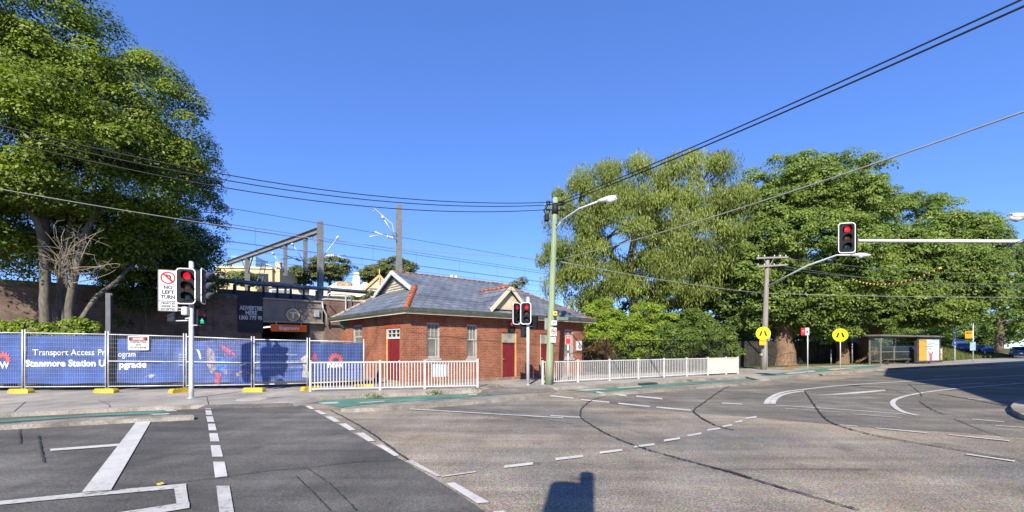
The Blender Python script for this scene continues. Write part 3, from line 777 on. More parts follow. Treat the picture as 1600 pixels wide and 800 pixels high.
# ------------------------------------------------------------------ hoarding: temporary fence panels, banners, feet
FP = [(-100,16.5,519),(37,16.6,519),(167,16.8,521.5),(289,17.2,525),(395,17.6,529.5),(482,18.3,531.5),(570,19.6,533.5)]
fpos = [(PX(p,D), D, ZY(y,D)) for p, D, y in FP]
def cloth(seed, amp=.018):
    ph = [seed*1.7, seed*2.9, seed*.7]
    def w(x, z):
        return amp*np.sin(x*5.3+ph[0]+z*1.1)+amp*.7*np.sin(x*12.1+ph[1]-z*2.0)+amp*.6*np.sin(z*4.1+ph[2]+x*2.3)
    return w
def wavy_plate(pts_grid, wave, off, name, mat, parent):
    pass
def banner_sheet(Lb, z0, z1, wave, nx=70, nz=22, off=0.0, droop=.03, seed=0):
    mb = MB(); vs = []; fs = []
    for i in range(nx+1):
        for j in range(nz+1):
            x = .05+(Lb-.1)*i/nx; v = j/nz
            ztop = z1-droop*abs(math.sin(x*4.2+seed)); zbot = z0+.02*math.sin(x*3+seed)
            z = zbot+(ztop-zbot)*v
            vs.append((x, off+float(wave(np.array(x), np.array(z))), z))
    for i in range(nx):
        for j in range(nz): a = i*(nz+1)+j; fs.append((a, a+nz+1, a+nz+2, a+1))
    mb.add(vs, fs, 0, True); return mb
def fpoly(pts, wave, y=-.008, sub=1):
    """thin printed shape following the cloth"""
    mb = MB(); P0 = [(px_, float(wave(np.array(px_), np.array(pz_)))+y, pz_) for px_, pz_ in pts]
    cx = sum(p[0] for p in pts)/len(pts); cz = sum(p[1] for p in pts)/len(pts)
    P0.append((cx, float(wave(np.array(cx), np.array(cz)))+y, cz)); n = len(pts)
    ar = sum(pts[i][0]*pts[(i+1)%n][1]-pts[(i+1)%n][0]*pts[i][1] for i in range(n))
    mb.add(P0, [((i,(i+1)%n,n) if ar > 0 else ((i+1)%n,i,n)) for i in range(n)]); return mb
m_btxt = M('banner_text', (.72,.74,.78), .5, var=.04)
m_bfade = M('banner_text_faded', (.42,.47,.62), .5, var=.2, scale=6)
m_wara = M('flower_red', (.62,.10,.09), .5, var=.08)
PAN = ['fence panel carrying the red flower logo cut by the edge', 'fence panel before the multi-trunked tree, over the word Station',
       'fence panel bearing the danger sign', 'fence panel behind the left traffic signal pole', 'fence panel below the orange station name sign', 'fence panel at the brick building, half behind the white railing']
FT = ['yellow plastic fence foot at the far left, under the first pair of fence posts', 'yellow plastic fence foot left of the danger sign', 'yellow plastic fence foot seen end-on beside the traffic signal pole', 'yellow plastic fence foot under the panel below the advertise here board', 'yellow plastic fence foot behind the end post of the white railing', 'yellow plastic fence foot behind the railing bars near the brick building']
frames = []
for i in range(6):
    a, b = fpos[i], fpos[i+1]; d = Vector((b[0]-a[0], b[1]-a[1], 0)); Lp = d.length; ang = math.atan2(d.y, d.x)
    ha, hb = a[2]-ZP, b[2]-ZP
    t = thing('temporary_fence_panel', 'galvanised wire mesh '+PAN[i], 'fence panel', (a[0], a[1], ZP), ang, 'temporary fence panels along the hoarding')
    frames.append((t, Lp, ha, hb))
    def top(x): return ha+(hb-ha)*x/Lp
    g = .045; zb = .16
    for x in (g, Lp-g):
        MB().tube([(x,0,.02),(x,0,top(x)+.10)], .021, 8).build('post', m_galv2, t)
    for z0, z1 in ((top(g)-.02, top(Lp-g)-.02), (zb, zb)) + (((ha*.52, hb*.52),) if i in (2,3,4) else ()):
        MB().tube([(g,0,z0),(Lp-g,0,z1)], .018, 8).build('rail', m_galv2, t)
    mb = MB(); n = int(Lp/.062)
    for k in range(1, n):
        x = g+(Lp-2*g)*k/n; mb.box(x-.0018,x+.0018,-.0018,.0018,zb,top(x)-.03)
    for k in range(1, 12):
        f = k/12; mb.bar((g,-.0065,zb+(top(g)-.03-zb)*f),(Lp-g,-.0065,zb+(top(Lp-g)-.03-zb)*f),.003,.003)
    mb.build('wire_mesh', m_galv, t)
for i, (px_, py_, ro) in enumerate(((33,614,0),(166,613.6,0),(283,613,70),(397,612,0),(486,609.5,60),(568,606,30))):
    q = G(px_, py_, ZP); t = thing('fence_foot', FT[i], 'fence foot', (q.x, q.y, ZP), R(ro), 'yellow fence feet along the hoarding')
    mb = MB(); mb.add([(-.36,-.13,0),(.36,-.13,0),(.36,.13,0),(-.36,.13,0),(-.36,-.115,.09),(.36,-.115,.09),(.36,.115,.09),(-.36,.115,.09),(-.31,-.10,.15),(.31,-.10,.15),(.31,.10,.15),(-.31,.10,.15)],
       [(3,2,1,0),(0,1,5,4),(1,2,6,5),(2,3,7,6),(3,0,4,7),(4,5,9,8),(5,6,10,9),(6,7,11,10),(7,4,8,11),(8,9,10,11)]); mb.build('block', m_yel, t)
    mb = MB()
    for x in (-.2,-.07,.07,.2): mb.tube([(x,0,.150),(x,0,.156)], .028, 8)
    mb.build('socket', m_dark, t)
def on_panel(i, px):
    """distance along panel i of the picture column px"""
    a, b = fpos[i], fpos[i+1]; r = (px-800)/F; dx, dy = b[0]-a[0], b[1]-a[1]
    return (r*a[1]-a[0])/(dx-r*dy)*math.hypot(dx,dy)
def zpan(i, x, py):
    a, b = fpos[i], fpos[i+1]; Lp = frames[i][1]; D = a[1]+(b[1]-a[1])*x/Lp; return ZY(py, D)-ZP
def waratah(parent, cx, cz, s, wave, y=-.010):
    for k, (ang, ln) in enumerate(((0,1),(22,.98),(-22,.98),(44,.95),(-44,.95),(66,.9),(-66,.9),(86,.8),(-86,.8))):
        a = R(ang); dx, dz = math.sin(a), math.cos(a); nx_, nz_ = dz, -dx
        def q(u, w): return (cx+s*(dx*u+nx_*w), cz+s*(dz*u+nz_*w))
        for (e, mt, yy) in ((.86, m_wara, -.004),):
            c0 = .62*ln; pts = [q(c0-.36*e*ln,0), q(c0-.1*e,.13*e), q(c0+.12*e,.12*e), q(c0+.38*e*ln,0), q(c0+.12*e,-.12*e), q(c0-.1*e,-.13*e)]
            fpoly(pts, wave, y-.0006*k+yy).build('logo_petal', mt, parent)
BAN = [('blue banner with red flower emblem cut off at the left edge of the picture', 0), ('blue banner reading Transport Access and Stanmore Station, before the tree trunks', 1), ('blue banner ending in ogram and pgrade, under the danger sign', 2),
       ('blue banner with an indistinct coloured picture, behind the signal pole', 3), ('blue banner with three lines of faded writing', 4), ('blue banner with red flower emblem and NSW behind the white railing', 5)]
for lab, i in BAN:
    fr, Lp, ha, hb = frames[i]
    t = thing('banner', lab, 'banner', fr.location, fr.rotation_euler.z, 'blue hoarding banners')
    wv = cloth(i*1.3+.4, .016 if i != 2 else .03); OFF = .055
    wave = lambda x, z, wv=wv: wv(x, z)+OFF
    hm = min(ha, hb)
    if i == 2:
        x0 = on_panel(2, 181)
        mbb = banner_sheet(Lp-x0+.05, .28, hm-.10, lambda x, z: wave(x+x0-.05, z), seed=i)
        mbb.v = [(x+x0-.05, y, z) for x, y, z in mbb.v]
    else: mbb = banner_sheet(Lp, .26, hm-.06, wave, seed=i)
    mbb.build('sheet', m_blue, t)
    W2 = lambda x, z, wave=wave: wave(x, z)-.012
    def put(body, size, xa, xb, py, mat=m_btxt, bold=0.0):
        a, b = on_panel(i, xa), on_panel(i, xb); m = (a+b)/2
        text(body, size, mat, t, m, 0, zpan(i, m, py), w=b-a, bold=bold, wave=W2)
    if i == 0:
        x = on_panel(0, 2); waratah(t, x, zpan(0,x,565), .42, wave); put('NSW', .34, -22, 12, 571, bold=.012)
    if i == 1:
        put('Transport Access Pr', .31, 49, 163, 551); put('Stanmore Station U', .33, 39, 164, 568, bold=.012)
    if i == 2:
        put('ogram', .31, 183, 212, 553.5); put('pgrade', .33, 184, 227, 570, bold=.012)
        x = on_panel(2,233); fpoly([(x-.16,zpan(2,x,588)),(x+.02,zpan(2,x,585)),(x+.16,zpan(2,x,586)),(x+.02,zpan(2,x,591))], wave).build('printed_patch', M('print_grey', (.35,.40,.45), .6, var=.4, scale=20), t)
        for k in range(5): 
            a, b = on_panel(2,278), on_panel(2,288); z = zpan(2,a,555+k*4)
            fpoly([(a,z),(b,z),(b,z+.025),(a,z+.025)], wave).build('printed_line', m_bfade, t)
    if i == 3:
        def pp(pts, mt, y=-.008, nm='printed_patch'):
            fpoly([(on_panel(3,x), zpan(3,on_panel(3,x),yy)) for x, yy in pts], wave, y).build(nm, mt, t)
        pp([(327,531),(395,531),(394,602),(360,601),(352,590),(372,560),(345,545)], m_bdark, -.006)
        pp([(306,545),(311,548),(314,560),(312,562),(309,552)], m_btxt)
        pp([(322,540),(333,548),(338,575),(330,585),(322,570)], M('print_skin', (.24,.20,.26), .6, var=.5, scale=12))
        pp([(344,538),(372,548),(385,562),(370,566),(350,556)], M('print_pink', (.36,.06,.12), .6, var=.6, scale=16))
        pp([(349,541),(358,541),(364,556),(352,553)], M('print_purple', (.10,.05,.22), .6, var=.6, scale=16), -.011)
        pp([(333,556),(360,560),(372,578),(350,584),(336,575)], M('print_blue', (.05,.13,.42), .6, var=.4, scale=10), -.010)
        pp([(350,577),(384,580),(393,584),(370,588),(349,585)], M('print_tan', (.26,.17,.14), .6, var=.4, scale=14), -.013)
        pp([(372,562),(384,561),(384,570),(370,571)], M('print_light', (.42,.38,.36), .6, var=.4, scale=20), -.013)
        pp([(335,582),(345,584),(341,600),(334,598)], M('print_pink', (.3,.1,.2)), -.011)
    if i == 4:
        def pp(pts, mt, y=-.006, nm='printed_patch'):
            fpoly([(on_panel(4,x), zpan(4,on_panel(4,x),yy)) for x, yy in pts], wave, y).build(nm, mt, t)
        pp([(470,560),(480,553),(480,590),(472,590)], M('print_light', (.42,.38,.36)))
        put('The Transport Access Program', .12, 383 if 0 else 398, 464, 554, m_bfade)
        put('improving transport by delivering', .12, 398, 474, 564.5, m_bfade); put('accessible modern infrastructure', .12, 398, 476, 574, m_bfade)
    if i == 5:
        x = on_panel(5, 525); waratah(t, x, zpan(5,x,564.5), .40, wave); put('NSW', .30, 512, 537, 570.5, bold=.014)
        x = on_panel(5, 492); fpoly([(x-.15,zpan(5,x,560)),(x,zpan(5,x,550)),(x+.12,zpan(5,x,556)),(x+.05,zpan(5,x,566))], wave).build('printed_patch', M('print_pink', (.3,.1,.2)), t)
    for k in range(8):
        mb = MB(); x = .12+(Lp-.24)*k/7 if i != 2 else on_panel(2,184)+(Lp-on_panel(2,184)-.15)*k/7
        mb.bar((x,.0,(ha+(hb-ha)*x/Lp)-.03),(x+.02,.06,hm-.12),.008,.008); mb.build('tie', m_blk, t)
# danger sign
x = on_panel(2, 217); fr, Lp, ha, hb = frames[2]
q = Matrix.Rotation(fr.rotation_euler.z, 4, 'Z') @ Vector((x, -.03, 0))
t = thing('danger_sign', 'white danger construction site sign wired to the fence mesh', 'sign', (fr.location.x+q.x, fr.location.y+q.y, ZP+zpan(2,x,536)), fr.rotation_euler.z)
MB().plate(rrect(0,0,.70,.53,.03), 0, .006).build('panel', m_signw, t)
MB().plate(rrect(0,.155,.62,.14,.02), -.006, -.002).build('header', m_blk, t)
MB().plate(rrect(0,.155,.50,.115,.055), -.010, -.007).build('header_oval', m_red, t)
text('DANGER', .10, m_signw, t, 0, -.014, .155, w=.36, bold=.004); text('CONSTRUCTION', .095, m_blk, t, 0, -.006, .03, w=.56, bold=.003)
text('SITE', .09, m_blk, t, 0, -.006, -.075, w=.17, bold=.003); text('DO NOT ENTER', .095, m_blk, t, 0, -.006, -.175, w=.54, bold=.003)
# ------------------------------------------------------------------ traffic signals
lens_red = EM('lens_red_lit', (1.0,.010,.025), .25); lens_off_r = M('lens_red_dark', (.10,.008,.01), .25, spec=.6)
lens_off_a = M('lens_amber_dark', (.07,.03,.012), .25, spec=.6); lens_off_g = M('lens_green_dark', (.012,.035,.035), .2, spec=.7)
lens_grn = EM('lens_green_lit', (.04,.9,.45), .35); m_border = M('target_border', (.82,.82,.82), .4, var=.03)
m_board_k = M('target_board', (.007,.009,.014), .6, var=.15, spec=.2)
def lantern(parent, loc, rotz, w=.56, h=1.16, lens=.105, lit='red', board=True, visor=.2, off=0.0, name='lantern', grey=False):
    """three-aspect lantern facing its local -y"""
    hw = lens*2.5; pitch = h*.285
    mb = MB(); mb.bbox(off-hw/2, off+hw/2, .01, .20, -h*.44, h*.44, .03)
    o = mb.build(name, m_dark if grey else m_black, parent, loc, rotz)
    if board:
        MB().plate(rrect(0,0,w-.05,h-.05,.10), .0, .012).build('target_board', m_board_k, o)
        MB().frame(rrect(0,0,w,h,.12), rrect(0,0,w-.055,h-.055,.095), -.006, .018).build('border', m_border, o)
    for k, z in enumerate((pitch, 0, -pitch)):
        col = [lens_red if lit == 'red' else lens_off_r, lens_off_a, lens_off_g][k]
        vs = []; 
        mb = MB(); n = 20
        mb.add([(off,-.045,z)]+[(off+lens*.6*math.cos(2*math.pi*i/n),-.035,z+lens*.6*math.sin(2*math.pi*i/n)) for i in range(n)]+[(off+lens*math.cos(2*math.pi*i/n),-.010,z+lens*math.sin(2*math.pi*i/n)) for i in range(n)],
               [(0,1+i,1+(i+1)%n) for i in range(n)]+[(1+i,1+n+i,1+n+(i+1)%n,1+(i+1)%n) for i in range(n)], 0, True)
        for q in range(len(mb.f)): mb.f[q] = mb.f[q][::-1]
        mb.build('lens', col, o)
        mb = MB(); n = 16; A = [R(-30+240*i/n) for i in range(n+1)]; r0 = lens*1.12; vs = []
        for th in (0, .006):
            for i, a in enumerate(A):
                dep = visor*(.55+.45*max(0, math.sin(a)))
                vs += [(off+(r0+th)*math.cos(a), 0, z+(r0+th)*math.sin(a)), (off+(r0+th)*math.cos(a), -dep, z+(r0+th)*math.sin(a)-.01)]
        m2 = 2*(n+1); fs = []
        for i in range(n):
            a = 2*i; fs += [(a,a+2,a+3,a+1),(m2+a,m2+a+1,m2+a+3,m2+a+2),(a+1,a+3,m2+a+3,m2+a+1)]
        mb.add(vs, fs, 0, True); mb.build('visor', M('visor_grey', (.10,.105,.11), .45, var=.15) if grey else m_black, o)
    return o
def ped_lamp(parent, loc, rotz, lit=None, s=.30):
    mb = MB(); mb.bbox(-s*.5, s*.5, .0, .2, -s*1.05, s*1.05, .02); o = mb.build('pedestrian_lamp', m_black, parent, loc, rotz)
    for k, z in enumerate((s*.5, -s*.5)):
        on = (lit == 'red' and k == 0) or (lit == 'green' and k == 1)
        MB().plate(rrect(0,z,s*.8,s*.8,.02), -.008, -.002).build('lens', m_blk if on else (lens_off_r if k == 0 else lens_off_g), o)
        fig = lens_red if k == 0 else lens_grn
        if on:
            mb = MB(); q = s*.36
            mb.plate(disc(0, z+q*.72, q*.2, 10), -.016, -.012)
            mb.plate([(-q*.22,z+q*.5),(q*.22,z+q*.5),(q*.2,z-.1*q),(-q*.2,z-.1*q)], -.016, -.012)
            mb.plate([(-q*.2,z-.1*q),(q*.05,z-.1*q),(-q*.25,z-q*.95),(-q*.5,z-q*.9)], -.016, -.012)
            mb.plate([(q*.0,z-.1*q),(q*.2,z-.1*q),(q*.5,z-q*.85),(q*.28,z-q*.95)], -.016, -.012)
            mb.plate([(-q*.22,z+q*.5),(-q*.6,z+q*.05),(-q*.48,z-.02),(-q*.15,z+q*.25)], -.0165, -.0122); mb.plate([(q*.22,z+q*.5),(q*.6,z+q*.05),(q*.48,z-.02),(q*.15,z+q*.25)], -.0165, -.0122)
            mb.build('walking_figure' if k else 'standing_figure', fig, o)
        mb = MB(); mb.box(-s*.46,s*.46,-.12,0,z+s*.42,z+s*.44); mb.box(-s*.48,-s*.46,-.12,0,z-s*.35,z+s*.44); mb.box(s*.46,s*.48,-.12,0,z-s*.35,z+s*.44); mb.build('hood', m_black, o)
    return o
# left signal
b = G(299, 622, ZP); D = b.y
def loc(px, py, dd=0): q = P(px, py, D+dd); return (q.x-b.x, q.y-b.y, q.z-b.z)
t = thing('traffic_signal', 'grey traffic signal post with red light, green walking figure and a no left turn sign', 'traffic signal', tuple(b), 0)
ht = ZY(409, D)-ZP
MB().tube([(0,0,0),(0,0,.4),(0,0,ht)], [.075,.068,.066], 14).build('post', m_galv2, t)
MB().tube([(0,0,0),(0,0,.02)], .15, 14).build('base_plate', m_galv, t)
MB().tube([(0,0,ht),(0,0,ht+.015)], [.072,.05], 14).build('post_cap', m_white, t)
fc = facecam(b.x, b.y)
l = loc(290, 447, -.22); lantern(t, l, fc-.35, .54, 1.12, .12, 'red', visor=.24, off=.05)
l = loc(318, 447.5, .05); lantern(t, l, R(112), .54, 1.12, .12, None, visor=.30, grey=True)
l = loc(315.5, 495.5, -.12); ped_lamp(t, l, fc+.12, 'green', .24)
mb = MB(); l2 = loc(270, 491, .1); mb.bbox(l2[0]-.13, l2[0]+.13, l2[1]-.1, l2[1]+.1, l2[2]-.25, l2[2]+.23, .03); mb.build('pedestrian_lamp', m_dark, t)
mb = MB(); l2 = loc(291, 486, -.1); mb.bbox(l2[0]-.10, l2[0]+.08, l2[1]-.1, l2[1]+.1, l2[2]-.13, l2[2]+.13, .02); mb.tube([(-.0,0,l2[2]),(-.02,-.05,l2[2]-.22),(-.14,-.06,l2[2]-.24)], .03, 8); mb.build('junction_box', m_galv2, t)
mb = MB()
for py in (428, 472): a = loc(290, py, -.03); mb.bar((0,0,a[2]), (a[0],a[1],a[2]), .04, .03)
a = loc(270, 500, .08); mb.tube([(0,0,a[2]-.02),(a[0],a[1],a[2]-.03)], .018, 8); a = loc(268, 486, .08); mb.tube([(0,0,a[2]),(a[0],a[1],a[2]+.02)], .012, 8)
a = loc(318, 432, .05); mb.bar((0,0,a[2]),(a[0],a[1],a[2]),.04,.03); a = loc(318, 470, .05); mb.bar((0,0,a[2]),(a[0],a[1],a[2]),.04,.03)
a = loc(314, 508, -.1); mb.bar((0,0,a[2]),(a[0],a[1],a[2]),.03,.02)
mb.build('bracket', m_galv2, t)
# no left turn sign
q = P(262.5, 454, D-.1)
t = thing('turn_restriction_sign', 'white no left turn sign with red barred arrow, clamped beside the left signal', 'sign', tuple(q), fc-.12)
sw, sh = 25*D/F, 64*D/F
MB().plate(rrect(0,0,sw,sh,.03), 0, .005).build('panel', m_signw, t)
MB().frame(rrect(0,0,sw-.012,sh-.012,.03), rrect(0,0,sw-.03,sh-.03,.025), -.003, -.001).build('border', m_blk, t)
MB().box(-sw/2+.01, sw/2-.01, -.003, -.001, -sh*.265, -sh*.25).build('divider', m_blk, t)
zc = sh*.31
MB().frame(disc(0,zc,sw*.38,32), disc(0,zc,sw*.31,32), -.006, -.0035).build('prohibition_ring', m_red, t)
MB().bar((-sw*.22,-.0075,zc+sw*.22),(sw*.22,-.0075,zc-sw*.22),.004,.05).build('prohibition_bar', m_red, t)
mb = MB(); mb.plate([(.04,zc-.10),(.075,zc-.10),(.075,zc+.06),(.05,zc+.085),(-.02,zc+.085),(-.02,zc+.05),(.04,zc+.045)], -.005, -.002); mb.plate([(-.02,zc+.115),(-.02,zc+.02),(-.10,zc+.068)], -.0052, -.0022); mb.build('arrow', m_blk, t)
for k, s_ in enumerate(('NO','LEFT','TURN')): text(s_, .155, m_blk, t, 0, -.004, sh*.075-k*.152, w=(.22,.31,.36)[k], bold=.004)
for k, s_ in enumerate(('VEHICLES','UNDER 7m','EXCEPTED')): text(s_, .085, m_blk, t, 0, -.004, -sh*.31-k*.093, w=.37, bold=.002)
MB().box(-.05,sw*.95,.006,.02,.45*sh-.1,.45*sh-.06).build('bracket', m_galv, t); MB().box(-.05,sw*.95,.006,.02,-.42*sh,-.42*sh+.04).build('bracket', m_galv, t)

# middle signal
b = G(825, 601.5, ZP); D = b.y; fc = facecam(b.x, b.y)
t = thing('traffic_signal', 'traffic signal post with two red lights in front of the brick station building', 'traffic signal', tuple(b), 0)
ht = ZY(464.5, D)-ZP
MB().tube([(0,0,0),(0,0,ht)], [.072,.066], 14).build('post', m_galv2, t)
MB().tube([(0,0,0),(0,0,.02)], .14, 14).build('base_plate', m_galv, t)
MB().tube([(0,0,ht),(0,0,ht+.015)], [.07,.05], 14).build('post_cap', m_white, t)
l = loc(821.5, 489.5, -.2); lantern(t, l, fc-.22, .46, .93, .10, 'red', visor=.16, off=.04)
l = loc(807.5, 490, -.05); lantern(t, l, fc+.75, .44, .93, .095, 'red', visor=.14)
l = loc(799.5, 510, 0); o = ped_lamp(t, l, fc+.35, 'red', .25)
l = loc(819, 517.5, .1); mb = MB(); mb.bbox(-.13,.13,-.1,.1,-.27,.27,.03); mb.tube([(0,-.1,.13),(0,-.16,.13)], .08, 12); mb.tube([(0,-.1,-.12),(0,-.16,-.12)], .08, 12); mb.build('pedestrian_lamp', m_dark, t, l, fc+.6)
l = loc(833, 504.5, .12); lantern(t, l, fc-1.9, .3, .66, .085, None, board=False, visor=.15)
mb = MB()
for px_, py_ in ((808,478),(808,503),(800,505),(820,510),(832,498),(832,510)): a = loc(px_, py_, 0); mb.bar((0,0,a[2]),(a[0],a[1]+.05,a[2]),.03,.025)
mb.build('bracket', m_galv, t)

# mast-arm signal reaching in from the right
D = 18.5; pb = Vector((22.6, 18.3, 0)); zt_ = ZY(377, D)
t = thing('mast_arm_signal', 'red traffic signal on a long grey overhead mast arm', 'traffic signal', tuple(pb), 0)
q = P(1340, 376, D)
MB().tube([(0,0,.0),(0,0,zt_+.1)], [.16,.11], 14).build('post', m_galv2, t)
MB().tube([(0,0,zt_-.6),(-.25,0,zt_-.15),(-1.1,0,ZY(379.5,D)), (q.x-pb.x, q.y-pb.y, q.z)], [.09,.09,.085,.06], 12).build('mast_arm', m_galv2, t)
a = P(1319, 373, D); lantern(t, (a.x-pb.x, a.y-pb.y-.15, a.z), facecam(a.x,a.y)+.42, .62, 1.22, .125, 'red', visor=.2)
a = P(1332, 374, D); lantern(t, (a.x-pb.x, a.y-pb.y+.12, a.z), facecam(a.x,a.y)-2.3, .5, 1.12, .12, None, board=True, visor=.2)
# signal behind the photographer (its shadow lies on the road)
sp = (-.17, -.56)
t = thing('traffic_signal', 'signal post beside the photographer, seen only by its shadow on the road', 'traffic signal', (sp[0], sp[1], 0), 0)
MB().tube([(0,0,0),(0,0,4.62)], [.10,.095], 14).build('post', m_galv2, t)
lantern(t, (-.25,.06,3.70), R(172), .38, 1.25, .11, None, board=True, visor=.2)
mb = MB(); mb.bar((0,0,4.1),(-.3,.1,4.1),.04,.03); mb.bar((0,0,3.4),(-.3,.1,3.4),.04,.03); mb.bbox(-.46,-.05,-.1,.1,2.5,3.2,.03); mb.build('bracket', m_galv, t)

# ------------------------------------------------------------------ street poles
m_gpole = barkmat('treated_timber', (.13,.19,.10), (.22,.29,.165), (.33,.36,.23), 9, .35)
m_tpole = barkmat('grey_timber', (.15,.14,.12), (.24,.22,.195), (.33,.31,.27), 9, .35)
b = G(857.5, 601, ZP); D = b.y; fc = facecam(b.x, b.y)
t = thing('utility_pole', 'green treated timber power pole with street lamp and parking signs by the railing', 'power pole', tuple(b), 0)
tp = P(868, 309, D); lean = Vector((tp.x-b.x, .0, tp.z-b.z))
def onp(z): return Vector((lean.x*z/lean.z, 0, z))
MB().tube([onp(lean.z*k/8) for k in range(9)], [.165-.055*k/8 for k in range(9)], 16).build('pole_shaft', m_gpole, t)
zc = lambda py: ZY(py, D)-ZP
mb = MB()
a = onp(zc(352)); h1 = P(905, 326, D-1.6); h2 = P(938, 313.5, D-2.2)
mb.tube([a, a.lerp(Vector((h1.x-b.x,h1.y-b.y,h1.z-b.z)),.5), (h1.x-b.x,h1.y-b.y,h1.z-b.z), (h2.x-b.x,h2.y-b.y,h2.z-b.z)], .035, 8)
mb.tube([onp(zc(362)), a.lerp(Vector((h1.x-b.x,h1.y-b.y,h1.z-b.z)),.3)], .02, 6); arm = mb.build('lamp_arm', m_galv2, t)
def lamp_head(parent, p, d, ln=.75, wd=.2):
    d = Vector(d).normalized(); p = Vector(p)
    pts = [p-d*.1, p+d*.05, p+d*.3, p+d*.6, p+d*ln]; o = MB().tube(pts, [.05,.075,wd*.55,wd*.5,.03], 12).build('lamp_head', m_galv2, parent)
    n = len(o.data.vertices)
    MB().tube([p+d*.2+Vector((0,0,-.05)), p+d*.4+Vector((0,0,-.09)), p+d*.65+Vector((0,0,-.05))], [.05,wd*.5,.05], 12).build('lamp_lens', GLASS('lamp_glass', (.55,.58,.6), .8, .2), o)
    return o
lamp_head(t, (h2.x-b.x,h2.y-b.y,h2.z-b.z), (h2.x-h1.x, (h2.y-h1.y)*.6, (h2.z-h1.z)*.5), .65)
mb = MB()
for py in (316, 320, 328):
    c = onp(zc(py)); mb.tube([c+Vector((-.35,-.05,0)), c+Vector((.35,.05,0))], .03, 8)
    for sx in (-.36,-.26,.28,.36): mb.tube([c+Vector((sx-.03,-.05,0)), c+Vector((sx+.03,-.05,0))], .055, 8)
mb.tube([onp(zc(335)), onp(zc(318))], .135, 14)
mb.build('insulators', m_dark, t)
c = onp(zc(340)); mb = MB(); mb.bbox(c.x-.45,c.x-.25,-.12,.08,c.z-.16,c.z+.12,.03); mb.tube([(c.x-.35,0,c.z+.1),(c.x-.48,0,c.z+.3),(c.x-.3,0,c.z+.5)], .025, 6); mb.tube([(c.x-.3,0,c.z+.1),(c.x-.2,0,c.z+.32)], .02, 6); mb.build('fuse_box', m_black, t)
c = onp(zc(405)); MB().tube([c+Vector((-.17,0,0)), c+Vector((.17,0,.02))], .03, 8).build('cable_clamp', m_galv, t)
# signs on that pole
def pole_sign(label, px_, py_, w_, h_, base, dd=-.22, cat='sign', name='parking_sign', rot=0.0, mat=None):
    q = P(px_, py_, base+dd); t = thing(name, label, cat, tuple(q), facecam(q.x, q.y)+rot)
    MB().plate(rrect(0,0,w_,h_,.02), 0, .004).build('panel', mat or m_signw, t); 
    MB().box(-.03,.03,.005,.06,-h_*.3,h_*.3).build('bracket', m_galv, t)
    return t
t = pole_sign('small yellow marker plate highest on the green pole', 867.5, 489.5, .17, .17, D, mat=M('marker_yellow', (.75,.46,.02), .5), name='marker_plate')
t2 = MB().plate([(-.05,-.02),(.02,-.02),(.02,-.05),(.06,0),(.02,.05),(.02,.02),(-.05,.02)], -.006, -.001).build('symbol', m_blk, t)
t = pole_sign('white sign with black left arrow on the green pole', 866, 504.5, .22, .20, D, name='arrow_sign')
MB().plate([(-.085,0),(-.03,.045),(-.03,.018),(.08,.018),(.08,-.018),(-.03,-.018),(-.03,-.045)], -.006, -.001).build('arrow', m_blk, t)
t = pole_sign('white no stopping sign with red barred circle on the green pole', 865, 518.5, .25, .36, D, name='prohibition_sign')
MB().frame(disc(0,.03,.115), disc(0,.03,.085), -.006, -.001).build('prohibition_ring', m_red, t); MB().bar((-.07,-.009,.10),(.07,-.009,-.04),.003,.03).build('prohibition_bar', m_red, t)
MB().plate(rrect(0,.03,.11,.07,.02), -.0045, -.0005).build('symbol', m_blk, t)
t = pole_sign('small white time plate lowest on the green pole', 864.5, 531, .22, .22, D, name='time_plate')
text('7 AM', .07, M('ink_blue', (.03,.08,.35), .5), t, 0, -.004, .05, w=.15, bold=.002); text('BUS', .07, M('ink_blue', (.03,.08,.35)), t, 0, -.004, -.05, w=.14, bold=.002)
t = pole_sign('grey blank sign plate edge-on behind the green pole', 853.5, 506, .16, .50, D, .15, name='sign_plate', mat=m_galv, rot=.5)
q = P(880, 497.5, D-.05); t = thing('street_name_sign', 'dull green street name blade on the green pole under the eave', 'sign', tuple(q), R(25))
MB().plate(rrect(0,0,.52,.13,.02), 0, .012).build('blade', M('blade_green', (.14,.22,.18), .5, var=.2), t); MB().box(-.30,-.24,-.02,.03,-.08,.08).build('bracket', m_galv, t)

# right utility pole
b = G(1193, 577.5, ZP); D = b.y; fc = facecam(b.x, b.y)
t = thing('utility_pole', 'weathered grey timber power pole with crossarms and a long lamp arm before the figs', 'power pole', tuple(b), 0)
tp = P(1199, 402, D); lean = Vector((tp.x-b.x, 0, tp.z-b.z)); zc = lambda py: ZY(py, D)-ZP
MB().tube([onp(lean.z*k/6) for k in range(7)], [.22-.08*k/6 for k in range(7)], 14).build('pole_shaft', m_tpole, t)
for py in (403.5, 417):
    c = onp(zc(py)); x0 = -.9; x1 = 1.35
    arm = MB().bar(c+Vector((x0,-.2,-.03)), c+Vector((x1,-.2,.03 if py < 410 else .12)), .11, .11).build('crossarm', m_tpole, t)
    mb = MB()
    for x in (-.75,-.3,.4,.8,1.2): mb.tube([c+Vector((x,-.2,.05)), c+Vector((x,-.2,.2))], [.04,.03], 8)
    mb.build('insulators', m_white, arm)
mb = MB(); c = onp(zc(417)); mb.bar(c+Vector((0,-.18,-.1)), c+Vector((-.35,-.2,.55)), .04, .02); mb.bar(c+Vector((0,-.18,-.1)), c+Vector((.35,-.2,.55)), .04, .02); mb.build('brace', m_galv, t)
mb = MB(); a = onp(zc(448)); e1 = P(1262, 415, D-2.5); e2 = P(1308, 398.5, D-4); e3 = P(1332, 398.5, D-4.5)
v = lambda q: Vector((q.x-b.x, q.y-b.y, q.z-b.z))
mb.tube([a, v(e1), v(e2), v(e3)], [.07,.06,.05,.05], 10); mb.build('lamp_arm', m_galv2, t)
lamp_head(t, v(e3), v(e3)-v(e2), .9, .26)
